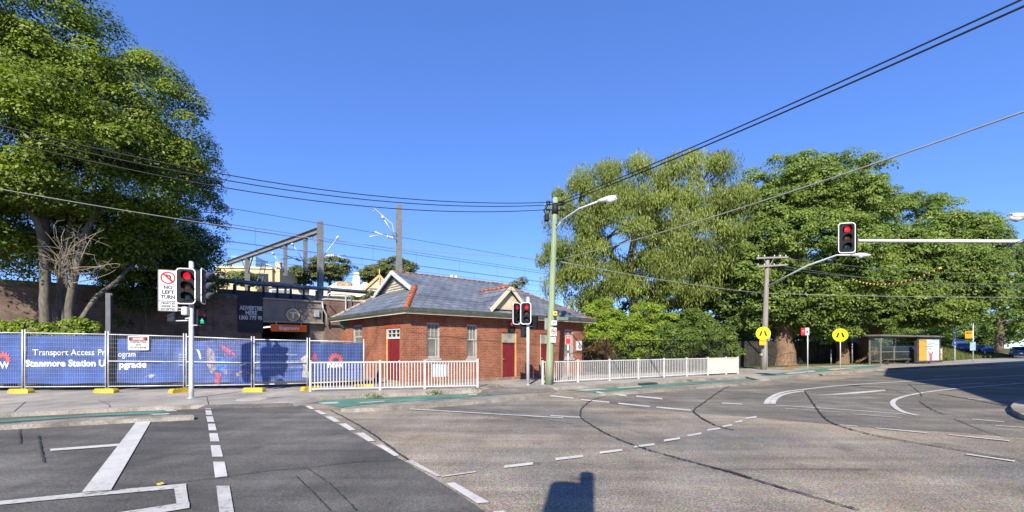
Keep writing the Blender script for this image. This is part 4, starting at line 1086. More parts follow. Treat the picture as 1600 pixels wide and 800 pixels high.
MB().bbox(-.30,-.16,-.2,0,zc(556),zc(552),.02).build('meter_box', m_galv, t)

def disc_sign(label, px_, py_, D, r, plate=None, name='crossing_sign'):
    q = P(px_, py_, D); t = thing(name, label, 'sign', tuple(q), facecam(q.x, q.y)+.1)
    MB().plate(disc(0,0,r,36), 0, .006).build('disc', m_fluo, t)
    MB().frame(disc(0,0,r*.97,36), disc(0,0,r*.92,36), -.004, -.001).build('border', m_fluo, t)
    mb = MB()
    for sg in (-1, 1):
        mb.plate([(sg*r*.06,r*.38),(sg*r*.30,r*.38),(sg*r*.58,-r*.38),(sg*r*.30,-r*.38)], -.008, -.002)
    mb.build('legs_symbol', m_blk, t); return t
D = b.y
disc_sign('round yellow pedestrian crossing sign beside the grey power pole', 1192.5, 521, D-.5, .46)
q = P(1192, 533, D-.45); t = thing('advisory_plate', 'orange plate on the grey power pole below the round crossing sign', 'sign', tuple(q), fc)
MB().plate(rrect(0,0,.42,.56,.03), 0, .005).build('panel', m_org, t); MB().box(-.05,.05,.006,.05,-.2,.2).build('bracket', m_galv, t)
b2 = G(1198.5, 577.5, ZP); t = thing('sign_post', 'thin steel post with the grey back of a sign beside the grey power pole', 'sign post', tuple(b2), 0)
MB().tube([(0,0,0),(0,0,ZY(516,b2.y)-ZP)], .035, 10).build('post', m_galv2, t)
MB().plate([(x+.22, z) for x, z in rrect(0,ZY(526,b2.y)-ZP,.5,.62,.2)], .0, .008).build('panel', m_galv, t, (0,.08,0), .5)
b2 = G(1262, 582.3, ZP); D = b2.y
t = thing('parking_sign', 'thin post with a red and white parking sign before the big fig trunk', 'sign post', tuple(b2), facecam(b2.x,b2.y))
MB().tube([(0,0,0),(0,0,ZY(512,D)-ZP)], .032, 10).build('post', m_galv2, t)
zc0 = ZY(518, D)-ZP
MB().plate(rrect(-.24,zc0,.22,.46,.015), -.05, -.044).build('panel', m_red, t); MB().plate(rrect(-.02,zc0,.20,.46,.015), -.05, -.044).build('panel', m_signw, t)
MB().plate(rrect(-.02,zc0-.02,.10,.16,.02), -.056, -.051).build('symbol', m_red, t); text('P', .16, m_signw, t, -.24, -.054, zc0+.02)
b2 = G(1313, 577, ZP); D = b2.y
t = thing('crossing_sign', 'round yellow pedestrian crossing sign on its own thin post left of the shelter', 'sign', tuple(b2), facecam(b2.x,b2.y))
MB().tube([(0,.03,0),(0,.03,ZY(514,D)-ZP)], .034, 10).build('post', m_galv2, t); zc0 = ZY(523.5, D)-ZP; r = .47
MB().plate([(x,z+zc0) for x,z in disc(0,0,r,36)], -.02, -.012).build('disc', m_fluo, t)
mb = MB()
for sg in (-1, 1): mb.plate([(sg*r*.06,zc0+r*.38),(sg*r*.30,zc0+r*.38),(sg*r*.58,zc0-r*.38),(sg*r*.30,zc0-r*.38)], -.028, -.022)
mb.build('legs_symbol', m_blk, t)
for px_, py0, py1, dd, lab in ((1298.5,546,568,41,'short grey bollard post on the verge between the two figs'), (1331.5,528,566,43,'slim grey post on the verge left of the shelter')):
    D = dd; q = Vector((PX(px_,D), D, ZP-.02)); t = thing('verge_post', lab, 'post', tuple(q), 0)
    MB().tube([(0,0,-.1),(0,0,ZY(py0,D)-ZP)], .05, 10).build('post', m_galv, t); MB().tube([(0,0,ZY(py0,D)-ZP),(0,0,ZY(py0,D)-ZP+.03)], [.055,.03], 10).build('post_cap', m_white, t)
# red bus zone sign behind the railing
b2 = G(888, 596.5, ZP)+Vector((.05,.5,0)); D = b2.y
t = thing('bus_zone_sign', 'red and white sign on a thin post behind the railing, before the last window', 'sign post', tuple(b2), facecam(b2.x,b2.y))
MB().tube([(0,.03,0),(0,.03,ZY(524,D)-ZP)], .03, 10).build('post', m_galv2, t); z0 = ZY(531, D)-ZP
MB().plate(rrect(0,z0,.26,.42,.015), -.01, -.004).build('panel', m_red, t)
mb = MB(); mb.plate(rrect(0,z0+.075,.20,.012,.004), -.016, -.011); mb.plate([(-.07,z0+.13),(-.02,z0+.165),(-.02,z0+.14),(.07,z0+.14),(.07,z0+.12),(-.02,z0+.12),(-.02,z0+.095)], -.016, -.011); mb.build('arrow', m_signw, t)
mb = MB(); mb.frame(rrect(0,z0,.25,.41,.015), rrect(0,z0,.23,.39,.012), -.014, -.0105); mb.build('border', m_signw, t)
# street lamp head poking in at the right edge
b2 = Vector((19.6, 13.5, 0)); e = P(1603, 337.5, 12.5)
t = thing('street_lamp', 'grey street lamp head reaching in at the upper right edge', 'street lamp', tuple(b2), 0)
hz = e.z
MB().tube([(0,0,0),(0,0,hz-.5)], [.12,.07], 12).build('post', m_galv2, t)
MB().tube([(0,0,hz-.5),(-1.5,-.3,hz-.1),(e.x-b2.x+.15,e.y-b2.y,hz)], [.06,.05,.045], 10).build('lamp_arm', m_galv2, t)
lamp_head(t, (e.x-b2.x+.1,e.y-b2.y,hz), (-1,-.1,-.02), .55, .16)
# ------------------------------------------------------------------ railway wall, underpass, bridge
W0 = Vector((PX(411, 28), 28.0, 0)); U = Vector((ux, uy, 0)); V = Vector((-uy, ux, 0))
def rw(t, off, z): q = W0+U*t+V*off; return Vector((q.x, q.y, z))
def twall(px, off=0):
    r = (px-800)/F; o = W0+V*off; return (r*o.y-o.x)/(ux-r*uy)
def dwall(px, off=0): return (W0+U*twall(px, off)+V*off).y
m_wallb = brickmat('wall_brick', (.19,.125,.095), (.13,.088,.07), (.15,.125,.10), 'XZY', stain=.5, bw=.24, bh=.085)
m_wallp = brickmat('wing_brick', (.21,.12,.085), (.15,.085,.065), (.15,.12,.10), 'XZY', stain=.4, bw=.24, bh=.085)
m_taupe = M('girder_paint', (.21,.175,.14), .6, var=.12, scale=1.2, dirt=.15)
def rthing(name, label, cat, tt, off=0, z=ZP, group=None): return thing(name, label, cat, tuple(rw(tt, off, z)), ANG, group)
tA, tB, tC, tD = twall(-240), twall(409), twall(502), twall(556)
topz = ZY(462, dwall(400))
t = rthing('railway_wall', 'dark grimy brick railway retaining wall behind the big tree', 'wall', tA)
Lw = tB-tA
MB().box(0,Lw,0,.6,-.1,topz-ZP-.3).build('brickwork', m_wallb, t)
MB().bbox(-.05,Lw,-.06,.66,topz-ZP-.298,topz-ZP,.03).build('coping', M('coping', (.13,.115,.10), .9, var=.3), t)
for k in range(5): MB().box(Lw-3.2-k*4.6, Lw-2.6-k*4.6, -.18, -.002, -.1, topz-ZP-.5).build('pier', m_wallb, t)
# bridge girder over the pedestrian underpass
gt, gbz = ZY(466, 28), ZY(503, 28)
t = rthing('bridge_girder', 'taupe painted station bridge girder above the dark underpass', 'bridge', tB+.05, -.12)
Lg = tC-tB
z0, z1 = gbz-ZP, gt-ZP
MB().box(0,Lg,0,.30,z0+.08,z1-.06).build('web', m_taupe, t)
mb = MB(); mb.box(-.02,Lg+.02,-.12,.34,z1-.058,z1+.03); mb.box(-.02,Lg+.02,-.10,.34,z0,z0+.078); mb.build('flange', M('girder_edge', (.30,.26,.21), .6), t)
mb = MB(); mb.box(Lg*.55,Lg*.98,-.05,-.002,z0+1.0,z0+1.06); mb.box(Lg*.52,Lg*.56,-.06,-.002,z0+.95,z1-.06); mb.build('conduit', m_taupe, t)
mb = MB(); mb.bbox(Lg*.84,Lg*.93,-.16,-.003,z0+.42,z0+.86,.02); mb.build('meter_box', m_galv, t)
mb = MB(); mb.tube([(Lg*.98,-.1,z1),(Lg*1.0,-.12,z1-.5),(Lg*1.06,-.12,z0+.6),(Lg*1.07,-.12,z0-.1)], .05, 8); mb.build('downpipe', m_galv, t)
t2 = rthing('station_emblem', 'round gold and white station emblem with a T on the girder', 'emblem', twall(458, -.2), -.2, ZY(492.5, dwall(458)))
MB().plate(disc(0,0,.40,32), 0, .04).build('disc', M('emblem_tan', (.40,.25,.10), .5), t2)
MB().frame(disc(0,0,.40,32), disc(0,0,.33,32), -.01, -.001).build('ring', M('emblem_gold', (.62,.48,.28), .4), t2)
mb = MB(); mb.box(-.2,.2,-.012,-.002,.10,.18); mb.box(-.05,.05,-.012,-.002,-.22,.099); mb.build('lettering', m_signw, t2)
t2 = rthing('station_sign', 'orange sign reading Stanmore hung under the bridge girder', 'sign', twall(452, -.32), -.32, ZY(513, dwall(452)))
wS = 49*28.6/F/ (ux+.28*uy)*1.0
MB().bbox(-wS/2,wS/2,0,.14,-.22,.22,.015).build('panel', M('station_orange', (.80,.14,.012), .4, var=.05), t2)
text('Stanmore', .31, m_signw, t2, 0, -.006, 0, w=wS*.56, bold=.010)
for x in (-wS*.35,wS*.35): MB().box(x-.02,x+.02,.05,.09,.22,.42).build('hanger', m_galv, t2)
t2 = rthing('fluorescent_lamp', 'slim lit fluorescent tube at the mouth of the underpass', 'lamp', twall(419, .3), .3, ZY(510.5, dwall(419)))
MB().tube([(-.28,-.1,-.05),(.28,.1,.04)], .035, 8).build('tube', EM('tube_light', (1,.95,.85), .5), t2); MB().tube([(-.3,-.1,.02),(.3,.1,.11)], .03, 6).build('housing', m_galv, t2)
# underpass: lining behind the girder
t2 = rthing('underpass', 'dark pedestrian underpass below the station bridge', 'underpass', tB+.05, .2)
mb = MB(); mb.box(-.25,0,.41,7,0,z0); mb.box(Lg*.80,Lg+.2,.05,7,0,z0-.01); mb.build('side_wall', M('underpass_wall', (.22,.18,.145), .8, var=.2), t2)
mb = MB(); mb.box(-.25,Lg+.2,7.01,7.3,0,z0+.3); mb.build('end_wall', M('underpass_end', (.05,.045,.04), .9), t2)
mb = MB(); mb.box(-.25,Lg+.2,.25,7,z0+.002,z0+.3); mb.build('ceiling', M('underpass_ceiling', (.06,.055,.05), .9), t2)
# brick wing wall to the right of the bridge
t = rthing('wing_wall', 'brown brick wing wall between the bridge girder and the station building', 'wall', tC+.25, -.02)
Lq = tD-tC+3
wt = ZY(470, 31)-ZP
MB().box(0,Lq,0,.5,-.1,wt).build('brickwork', m_wallp, t)
mb = MB(); mb.bbox(-.04,Lq,-.06,.56,wt+.002,wt+.12,.02); mb.build('coping', m_stone, t)
mb = MB(); mb.tube([(.15,-.05,wt+.15),(.2,-.08,wt+.42),(1.7,-.08,wt+.42),(1.75,-.08,wt-.6)], .045, 8); mb.tube([(1.35,-.08,wt+.42),(1.35,-.08,-.1)], .05, 8); mb.build('handrail', m_galv, t)
mb = MB(); mb.bar((.25,-.05,wt-.35),(1.25,-.05,wt-1.5),.06,.05); mb.box(.2,1.9,-.1,-.003,wt-1.75,wt-1.66); mb.build('stair_string', m_dark, t)
# advertise-here board
d_ = dwall(391); hb_ = ZY(456, d_)-ZY(519.5, d_)
a, c = twall(371.5), twall(410.5); 
t = rthing('billboard', 'black board with white stencilled advertise here lettering on the brick wall', 'billboard', (a+c)/2, -.12, ZY(519.5, d_))
wb = c-a
MB().bbox(-wb/2,wb/2,0,.08,0,hb_,.01).build('panel', M('billboard_black', (.018,.018,.022), .6, var=.3, scale=2), t)
zz = lambda py: ZY(py, d_)-ZY(519.5, d_)
m_sten = M('stencil_white', (.58,.58,.56), .6, var=.3, scale=12)
text('ADVERTISE', .34, m_sten, t, .02, -.006, zz(482), w=wb*.92, bold=.012); text('HERE', .34, m_sten, t, .02, -.006, zz(489.3), w=wb*.46, bold=.012); text('1300 779 95', .33, m_sten, t, -.02, -.006, zz(497), w=wb*.92, bold=.012)
# lattice guard frame, parapet clutter along the bridge top
t = rthing('parapet_screen', 'dark blue grey parapet screen with posts along the top of the bridge', 'screen', twall(345), .9, topz-.05)
Ls = twall(520)-twall(345)
MB().box(0,Ls,0,.06,.05,.42).build('panel', M('screen_blue', (.045,.06,.085), .5, var=.25), t)
for k in range(9): MB().box(Ls*k/8-.06, Ls*k/8+.06, -.08,-.002,-.1,.75).build('post', m_dark, t)
# embankment
z_emb = topz-.25
mb = MB(); e = [rw(twall(-260), .7, 0), rw(tB-.3, .7, 0), rw(tB-.3, 40, 0), rw(twall(-260), 40, 0)]
mb.prism([(p.x,p.y) for p in e], -.1, z_emb); e = [rw(tC+.3, .7, 0), rw(34, .7, 0), rw(34, 40, 0), rw(tC+.3, 40, 0)]; mb.prism([(p.x,p.y) for p in e], -.1, z_emb-.6)
e = [rw(tB-.3, 7.6, 0), rw(tC+.3, 7.6, 0), rw(tC+.3, 40, 0), rw(tB-.3, 40, 0)]; mb.prism([(p.x,p.y) for p in e], -.1, z_emb-.01)
e = [rw(tB-.29, .55, 0), rw(tC+.29, .55, 0), rw(tC+.29, 7.59, 0), rw(tB-.29, 7.59, 0)]; mb.prism([(p.x,p.y) for p in e], z0+ZP+.32, z_emb-.01)
struct(mb.build('railway_embankment', m_soil))
# the long service pipe
t = rthing('service_pipe', 'long blue grey pipe carried on short posts across the top of the bridge', 'pipe', 0, 0, 0)
zp_ = ZY(440.5, 28.5); o0 = None
inv = t.matrix_basis.inverted()
pa = inv @ P(300, ZY(0,1)*0+438.5, 27.0); pa = inv @ Vector((PX(350,28)-U.x*4, 28-U.y*4, zp_)); pc = inv @ Vector((PX(350,28)+U.x*10.4, 28+U.y*10.4, zp_))
MB().tube([pa, pc], .135, 14).build('pipe', M('pipe_paint', (.15,.17,.195), .45, .2, var=.15), t)
for k in range(5):
    mb = MB(); q = pa.lerp(pc, .12+.2*k); mb.tube([q, q+Vector((0,0,-1.3))], .07, 8); mb.tube([q+Vector((-.06,0,0)), q+Vector((.06,0,0))], .17, 14); mb.build('support', m_steel, t)
# ------------------------------------------------------------------ overhead line structures
def hmast(parent, base, ztop, w=.30, name='mast'):
    b = Vector(base); mb = MB()
    mb.box(b.x-w/2,b.x+w/2,b.y-.16,b.y-.135,b.z,ztop); mb.box(b.x-w/2,b.x+w/2,b.y+.135,b.y+.16,b.z,ztop); mb.box(b.x-.02,b.x+.02,b.y-.134,b.y+.134,b.z,ztop)
    return mb.build(name, m_steel, parent)
D1 = 33.0; base = Vector((PX(500.5,D1), D1, z_emb-1)); bang = math.atan2(-.649, -.0)  # portal across the tracks
t = thing('overhead_line_portal', 'grey steel railway portal with a sloping-looking beam and drop posts', 'rail gantry', tuple(base), ANG+R(8.2))
inv = t.matrix_basis.inverted()
def lo(px, py, D): return inv @ P(px, py, D)
zt1 = ZY(346, D1)-base.z
hmast(t, (0,0,0), zt1, .34)
bz = ZY(355, D1)-base.z; bl = 20
mb = MB()
mb.box(-.17,.17,.17,bl,bz-.02,bz+.01); mb.box(-.17,.17,.17,bl,bz-.40,bz-.37); mb.box(-.015,.015,.17,bl,bz-.37,bz-.02); mb.build('beam', m_steel, t)
hmast(t, (0, 14.4, -.5), bz-.40, .34)
for q0, q1 in (((0,.2,bz-1.6),(0,1.4,bz-.4)), ((0,14.2,bz-1.7),(0,13.0,bz-.4)), ((0,14.6,bz-1.7),(0,15.8,bz-.4))): MB().bar(q0, q1, .08, .08).build('brace', m_steel, t)
for y in (2.4, 6.0):
    mb = MB(); mb.box(-.12,.12,y-.12,y-.1,bz-2.9,bz-.42); mb.box(-.12,.12,y+.1,y+.12,bz-2.9,bz-.42); mb.box(-.015,.015,y-.1,y+.1,bz-2.9,bz-.42); mb.build('drop_post', m_steel, t)
def cantilever(parent, p, s, d=1, nm='cantilever'):
    """tube bracket with insulators from point p along local x"""
    p = Vector(p); mb = MB()
    mb.tube([p, p+Vector((d*.8*s,0,.12*s)), p+Vector((d*1.7*s,0,.30*s))], .035, 6); mb.tube([p+Vector((d*.1*s,0,.1*s)), p+Vector((d*1.1*s,0,1.5*s))], .03, 6)
    mb.tube([p+Vector((d*1.0*s,0,.16*s)), p+Vector((d*1.6*s,0,.05*s)), p+Vector((d*2.1*s,0,-.1*s))], .03, 6)
    o = mb.build(nm, m_galv2, parent); mb = MB()
    for k in range(4): mb.tube([p+Vector((d*(.35+.12*k)*s,0,.055*s+.02*k)), p+Vector((d*(.39+.12*k)*s,0,.062*s+.02*k))], .11, 10)
    mb.tube([p+Vector((d*1.02*s,0,1.36*s)), p+Vector((d*1.12*s,0,1.55*s))], .09, 10)
    mb.build('insulator', M('insulator_white', (.60,.58,.54), .3), o)
cantilever(t, (.2, .0, ZY(399, D1)-base.z), 1.05, 1); cantilever(t, (-.1, 2.4, bz-2.2), .8, -1); cantilever(t, (-.1, 6.0, bz-2.4), .8, -1)
mb = MB()
for x in (-.2,.2): mb.bar((x+.9,14.4,bz-3.2),(x+1.4,14.0,bz-.42),.06,.04)
for k in range(6): mb.bar((.7+.08*k,14.4-.06*k,bz-3+.45*k),(1.1+.08*k,14.4-.06*k,bz-3+.45*k),.04,.03)
mb.build('ladder', m_steel, t)
D2 = 34.0; base = Vector((PX(623.5,D2), D2, z_emb-1.2))
t = thing('overhead_line_mast', 'tall lone grey railway mast rising behind the slate roof', 'rail mast', tuple(base), ANG)
hmast(t, (0,0,0), ZY(320, D2)-base.z, .36)
zb_ = ZY(375, D2)-base.z
cantilever(t, (-.2,0,zb_), 1.0, -1)
MB().tube([(-.2,0,zb_+.4),(-.45,0,zb_+.6),(-.55,0,zb_+1.1),(-2.0,0,zb_+2.0),(-2.05,0,zb_+1.7)], .04, 8).build('bracket', m_galv2, t)
# overhead wires, parallel to the track
LW = [(340,322,28,.016),(352,349.5,31,.014),(352,354.5,31,.018),(352,376,35,.016),(352,388,35,.012),(352,402,40,.016),(352,416,40,.012),(352,408,44,.012)]
WL = ['topmost thin overhead railway wire, passing above the portal mast','second overhead railway wire, a thin one just under the topmost','heavier overhead railway wire crossing the lone mast','overhead railway wire crossing the drop posts of the portal','thin overhead railway wire below the middle of the drop posts','overhead railway wire just above the yellow building','thin overhead railway wire against the yellow building','faint farthest overhead railway wire, behind the drop posts']
wl_pts = []
for (px_, py_, D, r), lab in zip(LW, WL):
    a = P(px_, py_, D)-U*16; c = a+U*62
    t = thing('overhead_line_wire', lab, 'railway wire', tuple(a), 0, 'railway overhead wires')
    wl_pts.append((a, t)); MB().tube([(0,0,0), (c-a)], r, 5).build('wire', m_wire, t)
for i, j in ((1,2),(3,4),(5,6)):
    a, t = wl_pts[i]; c, _ = wl_pts[j]; mb = MB()
    for k in range(12):
        p = U*(5+k*4.3)+Vector((random.uniform(-.3,.3),0,0)); q = p+(c-a) if i != 1 else p+Vector((0,0,-1.2))
        mb.tube([p, q], .008, 4)
    if i == 1:
        mb.tube([Vector((0,0,-1.2)), U*62+Vector((0,0,-1.2))], .012, 5)
    mb.build('dropper', m_wire, t)
# ------------------------------------------------------------------ houses on the hill beyond the line
m_ybld = M('yellow_render', (.62,.47,.24), .7, var=.06); m_gglass = GLASS('balcony_glass', (.25,.42,.5), .75, .1)
m_tan = M('tan_render', (.50,.42,.30), .7, var=.08); m_wroof = M('white_roof', (.74,.71,.66), .5, var=.06)
def wpane(mb_f, mb_p, x0, x1, z0, z1): mb_f.box(x0,x1,-.06,-.004,z0,z1); mb_p.box(x0+.12,x1-.12,-.075,-.062,z0+.12,z1-.12)
D = 70; x0, x1 = PX(340,D), PX(432,D); zt_ = ZY(419.5,D)
t = thing('apartment_block', 'pale yellow flat roofed apartment block above the railway on the left', 'building', ((x0+x1)/2, D, 0), R(8))
w = (x1-x0)
mb = MB(); mb.box(-w/2,w*.40,0,9,0,zt_); mb.box(w*.40,w/2,.6,9,0,zt_+.3); mb.build('wall', m_ybld, t)
MB().box(-w/2-.2,w*.41,-.2,9.2,zt_+.002,zt_+.25).build('parapet', M('parapet', (.70,.60,.42), .7), t)
mb = MB(); mb.box(-w*.35,w*.05,2,7,zt_+.252,zt_+2.3); mb.build('penthouse', m_gglass, t)
mb = MB(); mb.box(-w*.42,w*.1,0,.06,zt_+.26,zt_+1.2); mb.build('balustrade', m_gglass, t)
for xa, xb in ((-w*.47,-w*.34),(-w*.24,-w*.08),(w*.10,w*.34)):
    f = MB(); g = MB(); wpane(f, g, xa, xb, ZY(440,D), ZY(427,D)); o = f.build('window', m_dark, t); g.build('pane', m_paned if xa > 0 else m_pane, o)
o = MB().box(w*.44,w*.52,.3,1.2,zt_+.3,zt_+1.2).build('chimney', m_ybld, t)
D = 62; x0, x1 = PX(420,D), PX(500,D); zt_ = ZY(442,D)
t = thing('flat_roofed_house', 'low flat roofed house with dark eaves behind the portal mast', 'building', ((x0+x1)/2, D, 0), R(12)); w = x1-x0
MB().box(-w/2+.3,w/2-.3,0,7,0,zt_-.7).build('wall', m_tan, t)
mb = MB(); mb.box(-w/2,w*.02,-.8,7.4,zt_-.35,zt_); mb.box(w*.06,w/2,-.8,7.4,zt_-.9,zt_-.5); mb.build('roof', m_dark, t)
MB().box(w*.3,w*.5,-.82,-.802,zt_-1.9,zt_-.92).build('fascia', m_fascia, t)
f = MB(); g = MB(); wpane(f, g, -w*.42, -w*.02, zt_-2.2, zt_-.9); wpane(f, g, w*.1, w*.36, zt_-2.4, zt_-1.2); o = f.build('window', m_galv, t); g.build('pane', m_pane, o)
D = 58; 
t = thing('white_roofed_house', 'old house with a bright white hipped roof, tall cream chimney and timber gable', 'building', (PX(556,D), D, 0), R(14)); q = F/D
zr, ze = ZY(434,D), ZY(456,D)
MB().box(-4.2,4.4,.5,7,0,ze).build('wall', m_tan, t)
mb = MB(); mb.add([(-5.2,0,ze-.6),(4.6,0,ze-.6),(4.6,8,ze-.6),(-5.2,8,ze-.6),(-2.6,4,zr),(1.0,4,zr)], [(0,1,5,4),(2,3,4,5),(3,0,4),(1,2,5)])
mb.add([(1.0,-.3,ze+.2),(4.9,-.3,ze-.2),(2.9,-.3,zr+.35),(2.9,4.5,zr+.35),(-.2,4.5,ze),(4.9,4.5,ze-.2)], [(0,2,3,4),(2,1,5,3)])
mb.build('roof', m_wroof, t)
mb = MB(); mb.add([(1.3,-.25,ze+.1),(4.6,-.25,ze-.1),(2.9,-.25,zr+.15)], [(0,1,2)]); mb.build('gable', m_tan, t)
mb = MB(); mb.bar((.8,-.4,ze+.05),(2.9,-.4,zr+.35),.1,.28); mb.bar((5.0,-.4,ze-.3),(2.9,-.4,zr+.35),.1,.28); mb.bar((2.9,-.4,ze-.6),(2.9,-.4,zr+1.2),.1,.1); mb.bar((1.6,-.4,ze+.5),(4.2,-.4,ze+.5),.08,.08); mb.build('bargeboard', M('barge_tan', (.55,.38,.16), .6), t)
mb = MB(); mb.bbox(-.65,.25,3,4,zr-1,ZY(426,D),.03); mb.bbox(-.5,.1,3.2,3.8,ZY(426,D),ZY(419,D),.03); mb.bbox(-.6,.2,3.1,3.9,ZY(422.5,D),ZY(421.5,D),.02); mb.build('chimney', m_fascia, t)
mb = MB(); mb.bbox(-2.6,-.8,2.6,3.8,zr-1.4,ZY(436,D),.03); mb.build('chimney', M('chimney_tan', (.34,.24,.16), .8, var=.3), t)
# ------------------------------------------------------------------ trees and plants
lf_box = leafmat('leaf_box', (.045,.078,.016), (.275,.345,.034), .40)
lf_drk = leafmat('leaf_dark', (.034,.055,.016), (.150,.190,.040), .34)
lf_gum = leafmat('leaf_gum', (.100,.135,.030), (.325,.375,.080), .42, .45)
lf_fig = leafmat('leaf_fig', (.085,.140,.030), (.245,.325,.062), .36, .45)
lf_lush = leafmat('leaf_lush', (.050,.095,.018), (.190,.265,.045), .38)
lf_brt = leafmat('leaf_bright', (.115,.175,.018), (.300,.400,.042), .40)
lf_red = leafmat('leaf_rusty', (.12,.07,.025), (.24,.15,.05), .3)
lf_far = leafmat('leaf_far', (.07,.095,.026), (.190,.215,.060), .3)
lf_grs = leafmat('grass_blade', (.075,.105,.02), (.20,.22,.06), .3)
bk_pale = barkmat('bark_pale', (.055,.046,.034), (.115,.10,.074), (.19,.165,.12), 7, 1.6)
bk_fig = barkmat('bark_fig', (.085,.052,.034), (.17,.108,.068), (.27,.18,.115), 5, .7)
bk_dk = barkmat('bark_dark', (.07,.055,.04), (.12,.09,.065), (.17,.13,.10), 5, 1.0)

D = 18.6
def tp(px, py, D): return P(px, py, D)
tr = [([ (PX(70,D),D,.0), tp(71,470,D), tp(70,400,D), tp(68,330,D+.2), tp(80,230,D+.4), tp(90,120,D+.5)], [.22,.18,.165,.15,.11,.05]),
      ([ (PX(92,D),D+.5,.0), tp(94,470,D+.5), tp(98,410,D+.6), tp(112,340,D+.8), tp(150,240,D+1)], [.15,.13,.12,.09,.04]),
      ([ (PX(104,D),D+.2,.0), tp(108,480,D+.2), tp(117,430,D+.2), tp(130,370,D+.4), tp(170,290,D+.8), tp(200,180,D+1)], [.18,.155,.14,.12,.08,.03]),
      ([ (PX(120,D),D,.0), tp(128,497,D), tp(152,462,D+.4), tp(182,440,D+1.2), tp(205,415,D+2.5), tp(215,340,D+4)], [.12,.10,.095,.085,.06,.03]),
      ([ tp(70,400,D), tp(60,350,D-.4), tp(30,300,D-.6), tp(-20,240,D-.5)], [.16,.13,.09,.05])]
blobs = [(10,40,125,115,D+1.0,3.6),(150,125,85,85,D+2.4,3.2),(222,195,82,88,D+3.2,2.8),(60,240,140,100,D-.3,3.4),(185,280,105,85,D+2.2,2.8),(20,325,90,75,D,2.4),(262,262,62,66,D+3.6,2.2),(120,350,120,45,D+2.6,2.2),(-60,180,120,190,D,3.5),(128,58,44,40,D+2.4,2.0),(10,395,60,30,D+.5,1.6),(110,395,110,26,D+2.5,1.6),(30,410,90,36,D+3,1.6),(205,415,60,40,D+4.0,1.6),(130,180,100,85,D+1.5,2.6),(200,360,80,45,D+3.5,1.8)]
tree('brush_box_tree', 'huge multi-trunked leafy tree filling the upper left behind the hoarding', 'tree', (PX(70,D), D, .0), tr, blobs, 760, 420, .98, .72, .125, .075, lf_box, bk_pale, nlimb=30, lr=(.05,.015), lo=.78)
D = 25.6
tree('dark_tree', 'dark green tree hanging over the brick wall behind the left traffic signal', 'tree', (PX(255,D), D, .0), [([(PX(255,D),D,0), tp(258,430,D), tp(270,330,D), tp(285,250,D)], [.2,.16,.12,.05])],
     [(290,335,54,95,D+1,2.4),(285,262,42,40,D+1,2.0),(240,400,95,55,D,2.0),(303,425,42,48,D-.6,1.5),(215,440,45,50,D-1.8,1.2),(290,445,42,40,D-1.6,1.0)], 420, 220, .66, .8, .12, .065, lf_drk, bk_dk, nlimb=18, lr=(.05,.015))
# bare dead branches in front of the trunks
t = thing('dead_branches', 'tangle of bare grey dead branches around the pale tree trunks', 'branches', (PX(95,17.6), 17.6, 2.0))
mb = MB(); o = Vector(t.location)
for k in range(20):
    a = P(random.uniform(85,115), random.uniform(425,450), 18.1)-o; c = P(random.uniform(55,190), random.uniform(355,430), random.uniform(16.9,18.2))-o
    limb(mb, a, c, .022, .008, .12, 5, 6)
    for q in range(5):
        s = a.lerp(c, random.uniform(.4,.95)); e = s+Vector((random.uniform(-.7,.7), random.uniform(-.4,.4), random.uniform(-.25,.7))); limb(mb, s, e, .010, .004, .15, 4, 4)
mb.build('branch', M('dead_wood', (.24,.20,.15), .9, var=.2), t)
def bush(name, label, blobs, nc, per, rc, l, w, mat, stem=True, cat='shrub', group=None, flat=.8):
    b = blobs[0]; q = P(b[0], b[1], b[4]); base = (q.x, q.y, ZP)
    t = thing(name, label, cat, base, 0, group)
    cc = clump_centres(blobs, nc, .35, .7); cc = cc[cc[:,2] > ZP+.1] if (cc[:,2] > ZP+.1).any() else cc
    crown_leaves(cc, per, rc, flat, l, w, mat, t, base)
    if stem:
        mb = MB()
        for i in range(min(9, len(cc))): limb(mb, (random.uniform(-.3,.3), random.uniform(-.2,.2), 0), Vector(cc[i])-Vector(base), .045, .012, .1, 5)
        mb.build('stem', bk_dk, t)
    return t
bush('hedge', 'bright green clipped hedge showing above the blue hoarding under the tree', [(20,520,70,18,17.6,.5),(110,519,62,16,17.7,.5),(-60,520,60,18,17.5,.5),(60,545,110,30,17.7,.4)], 120, 160, .32, .11, .065, lf_brt, cat='hedge')
bush('ivy', 'dark ivy spilling down the brick wall below the dark tree', [(215,470,30,35,23.0,.4),(190,490,18,25,22.6,.4),(245,455,40,25,23.6,.4)], 36, 90, .35, .12, .07, lf_drk, cat='ivy')
# black column behind the hoarding
q = P(170, 500, 17.7); t = thing('steel_column', 'dark steel column standing behind the hoarding at the danger sign panel', 'column', (q.x, q.y, 0), .3)
mb = MB(); zt_ = ZY(458,17.7); mb.box(-.08,.08,-.07,-.06,0,zt_); mb.box(-.08,.08,.06,.07,0,zt_); mb.box(-.012,.012,-.0598,.0598,0,zt_); mb.build('column_shaft', M('column_grey', (.10,.105,.11), .6), t)
MB().bbox(-.25,.25,-.25,.25,0,2.25,.02).build('casing', m_black, t)

